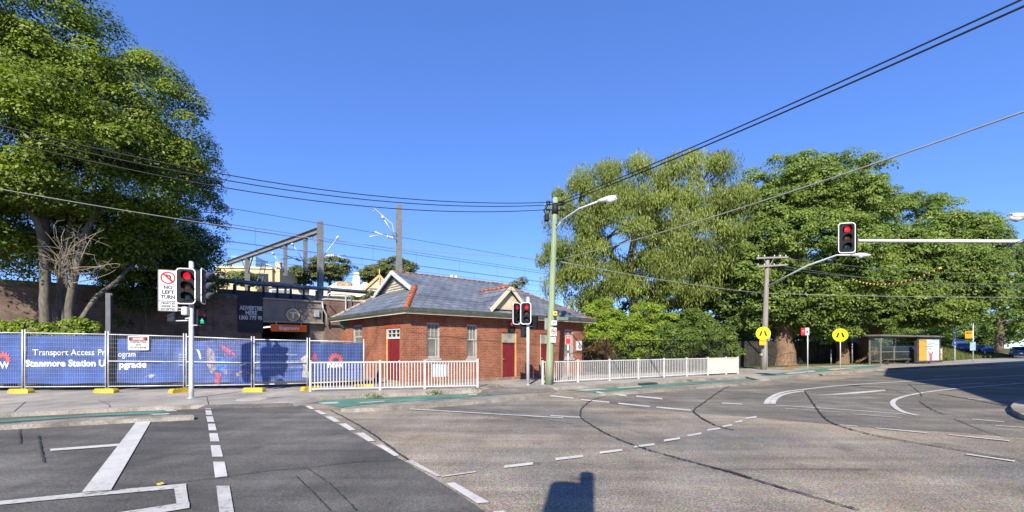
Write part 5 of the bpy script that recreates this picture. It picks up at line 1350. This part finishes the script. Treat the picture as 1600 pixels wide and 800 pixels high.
# middle: drooping gum, lush dark tree, shrubs
D = 37
tree('gum_tree', 'tall drooping olive green gum tree behind the green power pole', 'tree', (PX(985,D), D+1, .0), [([(PX(985,D),D+1,0), tp(990,480,D+1), tp(985,400,D+1), tp(1000,320,D+1), tp(1020,270,D+1)], [.42,.34,.28,.18,.06]), ([tp(985,420,D+1), tp(1040,360,D+1), tp(1090,300,D+1)], [.26,.18,.06]), ([tp(988,440,D+1), tp(940,380,D+.5), tp(905,320,D)], [.22,.15,.05])],
     [(925,305,62,48,D,3.4),(1010,285,75,42,D+.5,3.6),(1095,287,68,48,D+.5,3.4),(900,375,46,65,D-1,2.8),(985,365,95,70,D-1,3.8),(1085,360,85,65,D-.5,3.5),(925,440,55,42,D-1,2.8),(1030,430,85,45,D-1,3.2),(868,415,24,40,D-1,1.8),(1140,320,34,45,D+1,2.2)],
     330, 430, .98, .75, .25, .066, lf_gum, bk_pale, style='hang', nlimb=46, lr=(.12,.03))
D = 42
tree('lush_tree', 'dark lush tree in the shade between the gum and the figs', 'tree', (PX(1090,D), D, .0), [([(PX(1090,D),D,0), tp(1092,500,D), tp(1085,440,D), tp(1100,400,D)], [.4,.32,.22,.08])],
     [(1090,440,75,60,D,3.2),(1150,470,55,60,D-1,3),(1040,480,60,40,D-1,2.6),(1110,510,80,35,D-2,2.6),(970,480,60,35,D-1.5,2.6)], 220, 240, .95, .7, .25, .13, lf_lush, bk_dk, nlimb=16)
SH = [((930,520,34,34,29.5,1.2), lf_brt, 'bright lime green shrub against the right end of the brick building'), ((985,525,42,30,30.5,1.3), lf_brt, 'bright green shrub, second from the brick building, over the mesh fence'),
      ((1045,533,45,26,31.5,1.3), lf_lush, 'mid green shrub behind the middle of the white railing'), ((1110,532,45,24,33,1.3), lf_lush, 'green shrub behind the cream end of the railing'),
      ((940,500,40,30,33,1.4), lf_brt, 'tall light green shrub rising above the station eave'), ((1010,500,50,24,34,1.5), lf_brt, 'tall light green shrub under the gum tree'), ((1080,505,40,20,35,1.4), lf_lush, 'leafy shrub below the lush dark tree')]
for b, m, lab in SH: bush('shrub', lab, [b, (b[0]+8,b[1]+18,b[2]*.8,b[3]*.8,b[4],b[5]*.8)], 90, 170, .48, .15, .075, m, group='shrubs behind the railing')
bush('rusty_shrub', 'rusty brown leaved shrub beside the corner of the brick building', [(938,552,24,22,27.6,.8)], 34, 85, .36, .13, .06, lf_red)
# black mesh fence
q0, q1 = G(914, 590.5, ZP)+Vector((.2,2.1,0)), G(1160, 581.5, ZP)+Vector((-.3,1.6,0)); d = q1-q0
t = thing('mesh_fence', 'tall black chain mesh fence behind the white railing', 'fence', (q0.x, q0.y, ZP), math.atan2(d.y, d.x)); Lf = d.length
n = 7
for k in range(n+1): MB().tube([(Lf*k/n,0,-.1),(Lf*k/n,0,2.05)], .035, 8).build('post', m_black, t)
mb = MB(); mb.tube([(0,0,2.02),(Lf,0,2.02)], .022, 6); mb.tube([(0,0,.06),(Lf,0,.06)], .015, 6); mb.build('rail', m_black, t)
mb = MB(); k = -2.0
while k < Lf:
    a0, a1 = max(k,0), min(k+2.0, Lf)
    if a1 > a0: mb.bar((a0,.004,.04+(a0-k)*.98),(a1,.004,.04+(a1-k)*.98),.007,.007); mb.bar((a0,-.004,2.0-(a0-k)*.98),(a1,-.004,2.0-(a1-k)*.98),.007,.007)
    k += .085
mb.build('wire_mesh', m_black, t)
# dark paling fence under the figs
q0 = Vector((PX(1150,37),37,0)); q1 = Vector((PX(1352,48),48,0)); d = q1-q0; Lf = d.length
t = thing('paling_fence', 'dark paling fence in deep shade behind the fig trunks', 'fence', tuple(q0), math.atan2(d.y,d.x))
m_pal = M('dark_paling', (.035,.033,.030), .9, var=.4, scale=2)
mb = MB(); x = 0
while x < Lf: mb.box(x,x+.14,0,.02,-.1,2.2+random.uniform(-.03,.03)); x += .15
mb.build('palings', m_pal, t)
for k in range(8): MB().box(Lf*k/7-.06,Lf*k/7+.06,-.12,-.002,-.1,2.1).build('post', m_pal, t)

# figs
D = 40
def figtrunk(px, D, w, top, spread):
    x = PX(px, D); c = [(x, D, -.1), (x, D, .25), (x+.05, D, 1.2), (x-.1, D+.1, 2.4), tp(px+4, top, D+.3)]
    out = [(c, [w*1.28, w*1.14, w*.97, w*.92, w*.6])]
    for sx, sy in spread: out.append(([c[3], tp(px+sx*.45, top-10+sy*.35, D), tp(px+sx, top+sy, D-.5)], [w*.55, w*.38, w*.12]))
    return out
tree('fig_tree', 'huge spreading fig with a thick pale brown trunk left of the red parking sign', 'tree', (PX(1226,D), D, .0), figtrunk(1226, D, .84, 420, [(-60,-60),(60,-70),(10,-90),(-80,20),(70,0),(30,-40)]),
     [(1225,296,66,44,D+1,4.6),(1296,296,74,44,D+1,4.8),(1262,325,98,50,D+.5,5.0),(1190,350,72,48,D,4.4),(1320,345,62,58,D+.5,4.4),(1250,390,110,55,D-1.5,5.0),(1160,430,52,42,D-1,3.6),(1195,468,70,46,D-1,2.4),(1270,465,75,50,D-1.5,2.8),(1330,430,55,60,D-1.5,3.8),(1222,503,58,22,D+.8,1.2),(1292,512,52,26,D-.3,1.6)],
     1500, 165, .80, .72, .20, .115, lf_fig, bk_fig, nlimb=40, lr=(.2,.05))
D = 43
tree('fig_tree', 'smaller fig with a straight brown trunk behind the round crossing sign', 'tree', (PX(1316,D), D, .0), figtrunk(1316, D, .52, 470, [(-30,-30),(35,-40),(10,-60)]),
     [(1325,450,62,52,D+.5,3.6),(1345,490,50,34,D-.5,3.0),(1300,500,38,22,D-1,2.4)], 200, 170, .8, .6, .25, .13, lf_lush, bk_fig, nlimb=14, lr=(.14,.04))
D = 47
tree('fig_tree', 'broad fig with a dark leaning trunk behind the bus shelter', 'tree', (PX(1352,D), D, .05), figtrunk(1352, D, 1.0, 500, [(-20,-80),(40,-90),(80,-60),(110,-20),(60,-10)]),
     [(1420,360,78,50,D+1,5.4),(1492,385,56,48,D+1,4.6),(1395,415,75,55,D-1,5.0),(1465,430,78,50,D-.5,4.8),(1400,470,62,42,D-2,4.0),(1505,455,45,42,D+.5,4.0),(1455,485,60,28,D-1,3.6),(1522,368,24,22,D+2,2.6)],
     1400, 165, .90, .72, .225, .125, lf_fig, bk_fig, nlimb=34, lr=(.2,.05))
D = 62
tree('dense_tree', 'dense dark green tree at the right edge beyond the car park', 'tree', (PX(1561,D), D, 1.2), [([(PX(1561,D),D,1.0), tp(1562,510,D), tp(1570,450,D), tp(1580,400,D)], [.5,.42,.3,.1])],
     [(1585,440,50,52,D,4.5),(1565,490,42,36,D-1,3.8),(1615,485,48,52,D-1,4.2),(1610,420,50,42,D+2,4),(1640,450,50,70,D,4.5)], 240, 200, 1.2, .7, .32, .16, lf_lush, bk_dk, nlimb=22, lr=(.18,.05))
D = 84
for px_, py_, rx, ry, lab in ((1425,520,60,30,'light green tree seen through and above the bus shelter'), (1500,515,45,32,'mid green tree beyond the bus stop flag'), (1370,520,50,34,'dark tree far behind the fig trunks'), (1660,510,90,50,'tree beyond the frame edge right of the car park')):
    tree('background_tree', lab, 'tree', (PX(px_,D), D, .5), [([(PX(px_,D),D,0), tp(px_,545,D), tp(px_,py_,D)], [.4,.3,.1])], [(px_,py_,rx,ry,D,5),(px_+10,py_+14,rx*.9,ry*.7,D-1,4)], 110, 170, 1.3, .7, .36, .18, lf_brt if 'light' in lab else lf_lush, bk_dk, nlimb=6, group='trees beyond the car park')
D = 82
for px_, py_, rx, ry, tb, lab in ((516,420,34,20,1,'spreading round-topped tree on the skyline right of the portal mast'), (476,432,24,12,1,'small tree on the skyline left of the portal mast'), (620,420,28,16,1,'tree on the skyline behind the lone railway mast'), (590,430,22,14,1,'low tree on the skyline between the white roof and the lone mast'), (386,438,10,8,1,'small tree in front of the yellow apartment block')):
    DD = 66 if px_ == 386 else D
    tree('skyline_tree', lab, 'tree', (PX(px_,DD), DD, 0), [([(PX(px_,DD),DD,0), tp(px_,py_+ry,DD), tp(px_+2,py_,DD)], [.4,.28,.08])], [(px_,py_,rx,ry,DD,3.5),(px_-rx*.4,py_+ry*.4,rx*.6,ry*.6,DD,2.6)], 80, 170, .9, .6, .34, .17, lf_far, bk_dk, nlimb=10, group='trees on the skyline')
D = 48
tree('skyline_tree', 'small spindly tree peeping over the slate roof ridge by the front gable', 'tree', (PX(803,D), D, 0), [([(PX(803,D),D,0), tp(803,470,D), tp(806,445,D)], [.2,.15,.04])], [(805,447,22,5,D,1.6),(815,441,8,6,D,1)], 18, 60, .45, .7, .22, .1, lf_far, bk_dk, nlimb=10, group='trees on the skyline')
D = 33
bush('embankment_bush', 'dull green scrub on the railway bank between the wing wall and the roof', [(548,472,14,10,D,.8),(575,466,14,8,D+1,.8)], 20, 70, .3, .14, .06, lf_far)
cc = np.array([np.array(P(rng.uniform(860,1900), rng.uniform(498,552), rng.uniform(96,112))) for _ in range(420)])
crown_leaves(cc, 110, 2.0, .75, .55, .3, lf_lush, None, (0,0,0), name='woods')['kind'] = 'stuff'
cc = np.array([np.array(P(rng.uniform(1120,1335), rng.uniform(500,556), rng.uniform(56,62))) for _ in range(130)])
crown_leaves(cc, 110, 1.3, .75, .4, .2, lf_drk, None, (0,0,0), name='undergrowth')['kind'] = 'stuff'
# weeds in the kerb and grass of the raised bed and verges
WD = [(585,620.5,.5,'tuft of weeds in the kerb under the first bay of the left railing'),(680,615,.35,'small weed tuft in the kerb under the second bay of the left railing'),(772,607.5,.5,'weed tuft on the footpath corner right of the left railing'),(744,610.5,.25,'tiny weed tuft beside the end post of the left railing')]
for px_, py_, s, lab in WD:
    q = G(px_, py_, .05); n = int(320*s); c = np.stack([rng.normal(0,.28*s+.08,n), rng.normal(0,.10,n), np.abs(rng.normal(.05,.05,n))], 1)
    nr = unit(n)*.7+np.array([0,-.4,.4]); nr /= np.linalg.norm(nr,axis=1,keepdims=True)
    o = leaves_mesh('weed', c, nr, .10, .022, lf_grs, rng.random(n)); o.location = q; tag(o, lab, 'weed', 'weeds along the kerb')
def scatter(name, n, tr_, sr_, h, w, mat):
    ts_ = rng.uniform(*tr_, n); us = rng.uniform(0, 1, n); c = []; 
    for a, u in zip(ts_, us):
        s = sback(a)+sr_[0]+(sr_[1]-sr_[0])*u; p = st(a, s); c.append((p[0], p[1], zt(a, s)+h*.42))
    c = np.array(c); nr = unit(n); nr[:,2] *= .3; nr[:,1] -= .3; nr /= np.linalg.norm(nr,axis=1,keepdims=True)
    o = leaves_mesh(name, c, nr, h*(.6+.8*rng.random(n)), w, mat, rng.random(n), axis=np.tile(np.array([[0.,0.,1.]]),(n,1))); o['kind'] = 'stuff'; return o
scatter('grass', 14000, (20,62), (.1,5), .55, .07, lf_grs); scatter('grass', 9000, (-2,20), (.0,3), .10, .03, lf_grs)
# leaf litter dot near the left marking
q = G(250, 757, .02); o = MB().add([(-.05,0,.01),(0,-.03,.0),(.06,0,.015),(0,.035,.02)], [(0,1,2,3)]).build('fallen_leaf', M('leaf_yellow', (.62,.38,.03), .7)); o.location = q; tag(o, 'single fallen yellow leaf beside the cracked white line', 'leaf')

# ------------------------------------------------------------------ bus shelter and stop
m_shel = M('shelter_olive', (.20,.19,.155), .5, .2, var=.12); m_sdark = M('shelter_brown', (.055,.045,.04), .5, var=.2)
m_sglass = GLASS('shelter_glass', (.10,.13,.12), .16, .05)
a = G(1376, 570.5, ZP); c = G(1469, 567.5, ZP); d = c-a; d.z = 0; Ls = d.length; ang = math.atan2(d.y, d.x)
t = thing('bus_shelter', 'olive framed glass bus shelter with a bench and lit-looking poster panel', 'bus shelter', tuple(a), ang)
hs = 2.55; k = Ls
inv = t.matrix_basis.inverted()
def sx(px):  # along the shelter
    r = (px-800)/F; return (r*a.y-a.x)/(math.cos(ang)-r*math.sin(ang))
xs = [0, sx(1414), sx(1433.5), Ls]
for x, y in ((0,0),(0,.85),(sx(1414),.85),(Ls-.1,.85)): MB().bbox(x-.055,x+.055,y-.055,y+.055,-.05,hs,.01).build('post', m_shel, t)
MB().bbox(-.35,Ls+.25,-.25,1.1,hs+.002,hs+.16,.03).build('roof', m_shel, t)
mb = MB(); mb.box(0,Ls,0.81,0.89,hs-.12,hs-.002); mb.box(0,Ls,0.82,0.88,1.12,1.2); mb.box(0,Ls,0.82,0.88,.3,.36); mb.box(-.02,.02,.06,0.79,1.12,1.2); mb.box(-.02,.02,.06,0.79,.3,.36); mb.build('rail', m_shel, t)
mb = MB(); mb.box(.06,Ls-.1,0.845,0.855,.36,1.12); mb.box(.06,Ls-.1,0.845,0.855,1.2,hs-.12); mb.box(-.005,.005,.06,0.79,.36,hs-.02); mb.build('glass_panel', m_sglass, t)
mb = MB(); mb.box(xs[1]*.5,xs[2]-.2,.42,.78,.44,.49); be = mb.build('bench', m_shel, t)
mb = MB()
for x in (xs[1]*.55, xs[2]-.5): MB().box(x-.04,x+.04,.45,.74,0,.438).build('bench_leg', m_sdark, be)
xa, xb = sx(1434), Ls+.1
MB().bbox(xa,xb,.0,.28,.12,hs-.02,.02).build('poster_case', m_sdark, t)
case = t.children[-1]; pw0, pw1, pz0, pz1 = xa+.25, xb-.32, .30, hs-.22
mb = MB(); mb.box(pw0,pw1,-.006,-.001,pz0,pz1); po = mb.build('poster', m_signw, t)
xm = pw0+(pw1-pw0)*.36; m_py = M('poster_yellow', (.55,.33,.03), .4, var=.08)
mb = MB(); mb.add([(pw0,-.011,pz0),(xm+.1,-.011,pz0),(xm,-.011,pz1),(pw0,-.011,pz1)], [(0,1,2,3)]); mb.build('colour_block', m_py, po)
mb = MB(); mb.add([(xm+.08,-.0115,pz0+.9),(pw1,-.0115,pz0+.5),(pw1,-.0115,pz1),(xm,-.0115,pz1)], [(0,1,2,3)]); mb.build('colour_block', M('poster_sky', (.55,.68,.80), .4), po)
mp = M('poster_pink', (.55,.06,.20), .4); xc = (pw0+pw1)/2+.25
mb = MB(); mb.plate([(xc-.25,pz0+.02),(xc+.28,pz0+.02),(xc+.22,pz0+.42),(xc+.55,pz0+.85),(xc+.45,pz0+.9),(xc+.08,pz0+.55),(xc-.1,pz0+.55),(xc-.42,pz0+.95),(xc-.52,pz0+.9),(xc-.22,pz0+.42)], -.016, -.013); mb.plate(disc(xc,pz0+.66,.11,12), -.016, -.013); mb.build('printed_figure', mp, po)
for i, s_ in enumerate(('help your','future yourself','say hello')): text(s_, .18, m_blk, po, (pw0+pw1)/2-.05, -.02, pz1-.42-i*.24, w=(.75,1.3,.8)[i])
b = G(1478.5, 566.5, ZP); t = thing('poster_stand', 'small yellow and white advertising stand just right of the shelter', 'poster stand', (b.x, b.y+.6, ZP), ang)
MB().bbox(-.42,.42,0,.2,.0,1.75,.02).build('case', m_sdark, t)
MB().box(-.34,.34,-.006,-.001,.25,1.55).build('poster', m_py, t); mb = MB(); mb.box(-.2,.3,-.012,-.007,.9,1.4); mb.box(-.3,.1,-.012,-.007,.4,.7); mb.build('printed_patch', m_signw, t)
b = G(1520.5, 567, ZP); D = b.y; t = thing('bus_stop', 'bus stop post with a yellow flag and pale blue timetable', 'bus stop', tuple(b), facecam(b.x,b.y))
MB().tube([(0,0,0),(0,0,ZY(504,D)-ZP)], .045, 10).build('post', m_galv2, t)
z0 = ZY(523,D)-ZP; MB().plate(rrect(-.30,z0,.55,.72,.03), -.02, .0).build('flag', m_org, t); text('BUS', .2, m_blk, t, -.30, -.026, z0+.15, w=.34, bold=.008)
z0 = ZY(541,D)-ZP; MB().plate(rrect(-.02,z0,.40,.85,.03), -.09, -.05).build('timetable', M('timetable_blue', (.32,.50,.72), .4, var=.2, scale=6), t)
b = Vector((PX(1491.5,52),52,.12)); t = thing('verge_post', 'pale square-topped post in the grass bed left of the bus stop', 'post', tuple(b), 0)
MB().tube([(0,0,0),(0,0,ZY(511,52)-.12)], .09, 10).build('post', m_galv2, t); MB().bbox(-.2,.02,-.05,.05,ZY(518,52)-.12,ZY(511,52)-.12,.02).build('sign_box', m_galv, t)

# ------------------------------------------------------------------ parked cars
m_tyre = M('tyre', (.012,.012,.013), .8); m_rim = M('rim', (.45,.46,.47), .35, .7); m_cglass = GLASS('car_glass', (.012,.015,.018), 1.0, .04)
def car(label, cat, x, y, z, rot, col, kind='sedan', ln=4.5):
    mt = M('car_paint_'+''.join('%02d' % int(c*99) for c in col), col, .22, .15, var=.02, spec=.7)
    t = thing('parked_car', label, cat, (x, y, z), rot, 'parked cars beyond the footpath')
    k = ln/4.5
    prof = {'sedan': [(-2.25,.42),(-2.28,.62),(-2.2,.86),(-1.55,.96),(-.85,1.40),(.25,1.44),(1.0,.98),(1.95,.84),(2.22,.66),(2.25,.40)],
            'suv': [(-2.25,.45),(-2.28,.7),(-2.2,1.05),(-2.0,1.25),(-1.7,1.64),(.25,1.68),(1.0,1.12),(1.95,.98),(2.22,.75),(2.25,.45)],
            'ute': [(-2.4,.5),(-2.4,1.0),(-1.0,1.02),(-.8,1.05),(-.55,1.62),(.5,1.64),(1.1,1.10),(2.0,1.0),(2.25,.75),(2.28,.45)]}[kind]
    hwl = lambda z: .86 if z < .95 else .86-.26*(z-.95)
    mb = MB(); pr = [(p[0]*k, p[1]) for p in prof]+[(1.9*k,.28),(-1.9*k,.28)]; n = len(pr)
    vs = [(p[0],-hwl(p[1]),p[1]) for p in pr]+[(p[0],hwl(p[1]),p[1]) for p in pr]
    fs = [tuple(range(n)), tuple(range(2*n-1,n-1,-1))]+[(i,n+i,n+(i+1)%n,(i+1)%n) for i in range(n)]
    mb.add(vs, fs, 0); bo = mb.build('body', mt, t)
    md = bo.modifiers.new('bevel', 'BEVEL'); md.width = .06; md.segments = 2
    mb = MB()
    g = [p for p in pr if p[1] > .93][:6]
    zs = [p[1] for p in g]; zb = min(zs)+.06; zt_ = max(zs)-.09
    top = [p for p in g if p[1] > max(zs)-.1]; xa, xb = g[0][0], g[-1][0]; ta, tb_ = min(p[0] for p in top), max(p[0] for p in top)
    if kind == 'ute': xa = -.75*k
    for sg in (-1, 1):
        m = (ta+tb_)/2
        for (p0,p1,p2,p3) in (((xa+.22,zb),(m-.05,zb),(m-.05,zt_),(ta+.08,zt_)),((m+.05,zb),(xb-.28,zb),(tb_-.05,zt_),(m+.05,zt_))):
            q = [(p[0], sg*(hwl(p[1])+.012), p[1]) for p in (p0,p1,p2,p3)]; mb.add(q, [(0,1,2,3) if sg < 0 else (3,2,1,0)])
    for (xq, xt, s_) in ((xb, tb_, 1), (xa, ta, -1)):
        f = lambda u: (xq+(xt-xq)*u+s_*.015, (min(zs))+(max(zs)-min(zs))*u+.012)
        lo_, hi_ = f(.14), f(.88); q = [(lo_[0],-hwl(lo_[1])+.09,lo_[1]),(lo_[0],hwl(lo_[1])-.09,lo_[1]),(hi_[0],hwl(hi_[1])-.09,hi_[1]),(hi_[0],-hwl(hi_[1])+.09,hi_[1])]
        mb.add(q, [(0,1,2,3) if s_ > 0 else (3,2,1,0)])
    mb.build('window', m_cglass, t)
    for wx in (-1.35*k, 1.38*k):
        for sy in (-1, 1):
            w = MB(); w.tube([(wx,sy*.68,.33),(wx,sy*.88,.33)], .33, 20); wo = w.build('wheel', m_tyre, t)
            MB().tube([(wx,sy*.86,.33),(wx,sy*.895,.33)], .20, 14).build('rim', m_rim, wo)
    zl = .74 if kind != 'suv' else .9
    for sy in (-.62, .62):
        MB().bbox(2.08*k,2.26*k,sy-.17,sy+.17,zl-.08,zl+.06,.02).build('headlight', M('headlight', (.7,.72,.74), .15), t)
        MB().bbox(-2.30*k,-2.12*k,sy-.17,sy+.17,zl-.02,zl+.14,.02).build('tail_light', M('tail_light', (.4,.02,.02), .2), t)
    MB().bbox(2.2*k,2.29*k,-.7,.7,.36,.56,.03).build('bumper', m_dark, t)
    MB().box(-2.312*k,-2.29*k,-.22,.22,.62,.73).build('number_plate', m_signw, t)
def gz_(px, D):
    x = PX(px, D); p = Vector((x, D))-A0; return x, D, zt(p.dot(DIR), p.dot(NRM))
ra = math.atan2(DIR.y, DIR.x)
for px_, D, col, kind, rot, lab in ((1366,56,(.35,.03,.03),'sedan',ra+1.4,'dark red parked car just left of the bus shelter'), (1386,55,(.10,.11,.13),'suv',ra+1.3,'dark grey parked car behind the left pane of the shelter'), (1407,55,(.72,.73,.74),'suv',ra+1.4,'white parked car behind the middle of the shelter'),
      (1425,56,(.55,.57,.60),'sedan',ra+1.4,'silver parked car behind the poster end of the shelter'), (1499,74,(.75,.76,.77),'ute',ra+.3,'white utility truck behind the blue sedan'), (1510,68,(.02,.05,.22),'sedan',ra+.1,'dark blue sedan behind the grass bed left of the bus stop'),
      (1534,70,(.03,.06,.20),'sedan',ra-.1,'blue sedan just right of the bus stop post'), (1592,70,(.03,.11,.30),'suv',ra+.35,'blue hatchback at the right edge beside the dense tree')):
    x, y, z = gz_(px_, D); car(lab, 'car', x, y, z, rot, col, kind, 4.5)

# ------------------------------------------------------------------ street cables
def cable(label, pts, r, sag=0.0, mat=None, ext=0, group='overhead street cables'):
    pts = [Vector(p) for p in pts]; a = pts[0]; fine = []
    for i in range(len(pts)-1):
        for k in range(24):
            u = k/24; q = pts[i].lerp(pts[i+1], u); q.z -= (sag[i] if hasattr(sag,'__len__') else sag)*4*u*(1-u); fine.append(q-a)
    fine.append(pts[-1]-a)
    t = thing('overhead_cable', label, 'cable', tuple(a), 0, group)
    MB().tube(fine, r, 6).build('cable', mat or m_wire, t); return t
def ext(a, b, k): a = Vector(a); b = Vector(b); return a+(b-a)*k
D0 = G(857.5,601,ZP).y
p1, p2, p3 = P(872,316.5,D0), P(872,321,D0), P(874,405,D0)
cable('upper of two thick black cables climbing to the top right from the green pole', [p1, ext(p1, P(1568,0,8), 1.35)], .017, .18)
cable('lower of two thick black cables climbing to the top right from the green pole', [p2, ext(p2, P(1594,0,8), 1.35)], .020, .18)
cable('grey cable rising to the right edge from midway up the green pole', [p3, ext(p3, P(1602,152,7), 1.3)], .016, .30, m_wireg)
for py0, px1, py1, s, lab in ((316,0,165,.95,'uppermost black cable running from the green pole across the big tree'), (320,0,173,1.0,'second black cable from the green pole across the big tree'), (327,0,184,1.05,'lowest black cable from the green pole across the big tree')):
    a = P(862,py0,D0); cable(lab, [a, ext(a, P(px1,py1,12), 1.2)], .016, s)
a = P(866,404,D0); cable('thin pale cable crossing in front of the big tree below the black ones', [a, ext(a, P(-2,282,10.4), 1.15)], .010, .42, m_wireg)
Dr = G(1193,577.5,ZP).y
c1 = P(1195,458,Dr)
cable('slack pale cable between the green pole and the grey pole', [P(876,409,D0), c1], .020, .15, m_wireg)
cable('pale horizontal cable from the grey pole to the right edge across the figs', [c1, P(1660,464,35)], .020, .12, m_wireg)
cable('dark cable from the green pole top to the upper crossarm of the grey pole', [P(874,315,D0), P(1182,402.5,Dr-.2)], .014, .35); cable('dark cable from the green pole top to the lower crossarm of the grey pole', [P(874,325,D0), P(1186,416.5,Dr-.2)], .014, .35)
gcab = M('cable_green', (.10,.14,.11), .5)
for (px0,py0,px1,py1,lab) in ((1216,402,1660,424,'thin greenish cable from the outer end of the upper crossarm to the right edge'),(1190,416,1660,441,'greenish cable from the lower crossarm to the right edge'),(1226,416,1660,448,'lowest greenish cable from the lower crossarm to the right edge')):
    cable(lab, [P(px0,py0,Dr-.2), P(px1,py1,40)], .016, .55, gcab)
e0, e1 = P(1330,436.5,28), P(1470,418.5,22)
cable('dark service cable from the grey pole rising past the mast arm to the right edge', [P(1222,416,Dr-.2), e0], .013, .1); cable('dark service cable end rising above the mast arm at the right edge', [e1, P(1660,348,15)], .013, .12)
t = thing('striped_cable_cover', 'yellow and black striped cover sleeve on a cable before the figs', 'cable cover', tuple(e0), 0, None)
mY = MB(); n = 44
for i in range(n):
    u0, u1 = i/n, (i+.98)/n
    f = lambda u: (e1-e0)*u-Vector((0,0,.55*4*u*(1-u)))
    mY.tube([f(u0), f(u1)], .055, 8, mi=i % 2)
mY.build('sleeve', [m_blk, M('sleeve_yellow', (.72,.48,.06), .5)], t)

# ------------------------------------------------------------------ corner building to the right, outside the frame, whose shadow lies on the road
el = 34.0; az = 10.0; run = 10/math.tan(R(el)); sd = Vector((math.sin(R(az)), math.cos(R(az)), 0))
offs = sd*run
cor = [(28.8,35),(21.7,26.6),(18.1,18.5),(14.2,13)]
pl = [(x-offs.x, y-offs.y) for x, y in cor]+[(22,-14),(66,12)]+[tuple((Vector((60.5,53.6,0))-offs)[:2])]
t = thing('corner_building', 'tall brick corner building just outside the right of the frame', 'building', (pl[0][0], pl[0][1], 0), 0)
rel = [(x-pl[0][0], y-pl[0][1]) for x, y in pl]
MB().prism(rel, -.05, 9.7).build('wall', brickmat('corner_brick', (.30,.12,.07), (.24,.10,.06), (.22,.18,.15), 'XZY', stain=.2), t)
MB().prism([(x*1.0, y*1.0) for x, y in rel], 9.703, 10.0).build('parapet', m_fascia, t)
for i in range(len(rel)-1):
    a, b = Vector((*rel[i],0)), Vector((*rel[i+1],0)); d = b-a; n = max(1, int(d.length/3.2)); dn = d.normalized(); ar = sum(rel[k][0]*rel[(k+1)%len(rel)][1]-rel[(k+1)%len(rel)][0]*rel[k][1] for k in range(len(rel)))
    nr = Vector((dn.y,-dn.x,0))*(1 if ar > 0 else -1); an = math.atan2(dn.y, dn.x)
    if i > 2: break
    for k in range(n):
        for z in (1.0, 5.2):
            q = a+d*((k+.5)/n)+nr*.03; o = MB().box(-.6,.6,-.02,.02,0,1.8).build('window', m_white, t, (q.x,q.y,z), an); MB().box(-.5,.5,-.03,.03,.1,1.7).build('pane', m_paned, o)

# ------------------------------------------------------------------ light, sky, camera
w = bpy.data.worlds.new('World'); S.world = w; w.use_nodes = True
nt = w.node_tree; bg = nt.nodes['Background']
sky = nt.nodes.new('ShaderNodeTexSky'); sky.sky_type = 'NISHITA'; sky.sun_disc = False
sky.sun_elevation = R(el); sky.sun_rotation = R(180+az); sky.altitude = 0; sky.air_density = .5; sky.dust_density = 0; sky.ozone_density = 6
hs_ = nt.nodes.new('ShaderNodeHueSaturation'); hs_.inputs['Saturation'].default_value = SAT; hs_.inputs['Hue'].default_value = HUE; gm_ = nt.nodes.new('ShaderNodeGamma'); gm_.inputs[1].default_value = .6; nt.links.new(sky.outputs[0], gm_.inputs[0]); nt.links.new(gm_.outputs[0], hs_.inputs['Color']); nt.links.new(hs_.outputs[0], bg.inputs[0]); bg.inputs[1].default_value = SKY
sl = bpy.data.lights.new('sun', 'SUN'); sl.energy = SUN; sl.angle = R(.5); sl.color = (1.0, .92, .78)
so = bpy.data.objects.new('sun', sl); COL.objects.link(so)
dv = Vector((math.sin(R(az))*math.cos(R(el)), math.cos(R(az))*math.cos(R(el)), -math.sin(R(el))))
so.rotation_euler = dv.to_track_quat('-Z', 'Y').to_euler(); so.location = (0, -20, 30)
cam = bpy.data.cameras.new('camera'); co = bpy.data.objects.new('camera', cam); COL.objects.link(co)
co.location = (0, 0, H); co.rotation_euler = (R(90), 0, 0); cam.sensor_width = 36; cam.lens = F/1600*36
cam.shift_y = (YH-400)/1600; cam.clip_start = .05; cam.clip_end = 2000
S.camera = co
S.render.engine = 'CYCLES'
S.view_settings.view_transform = 'Standard'; S.view_settings.look = 'None'; S.view_settings.gamma = 1; S.view_settings.use_curve_mapping = False
S.view_settings.exposure = EXPO
S.cycles.use_denoising = True; S.cycles.max_bounces = 6; S.cycles.transparent_max_bounces = 12
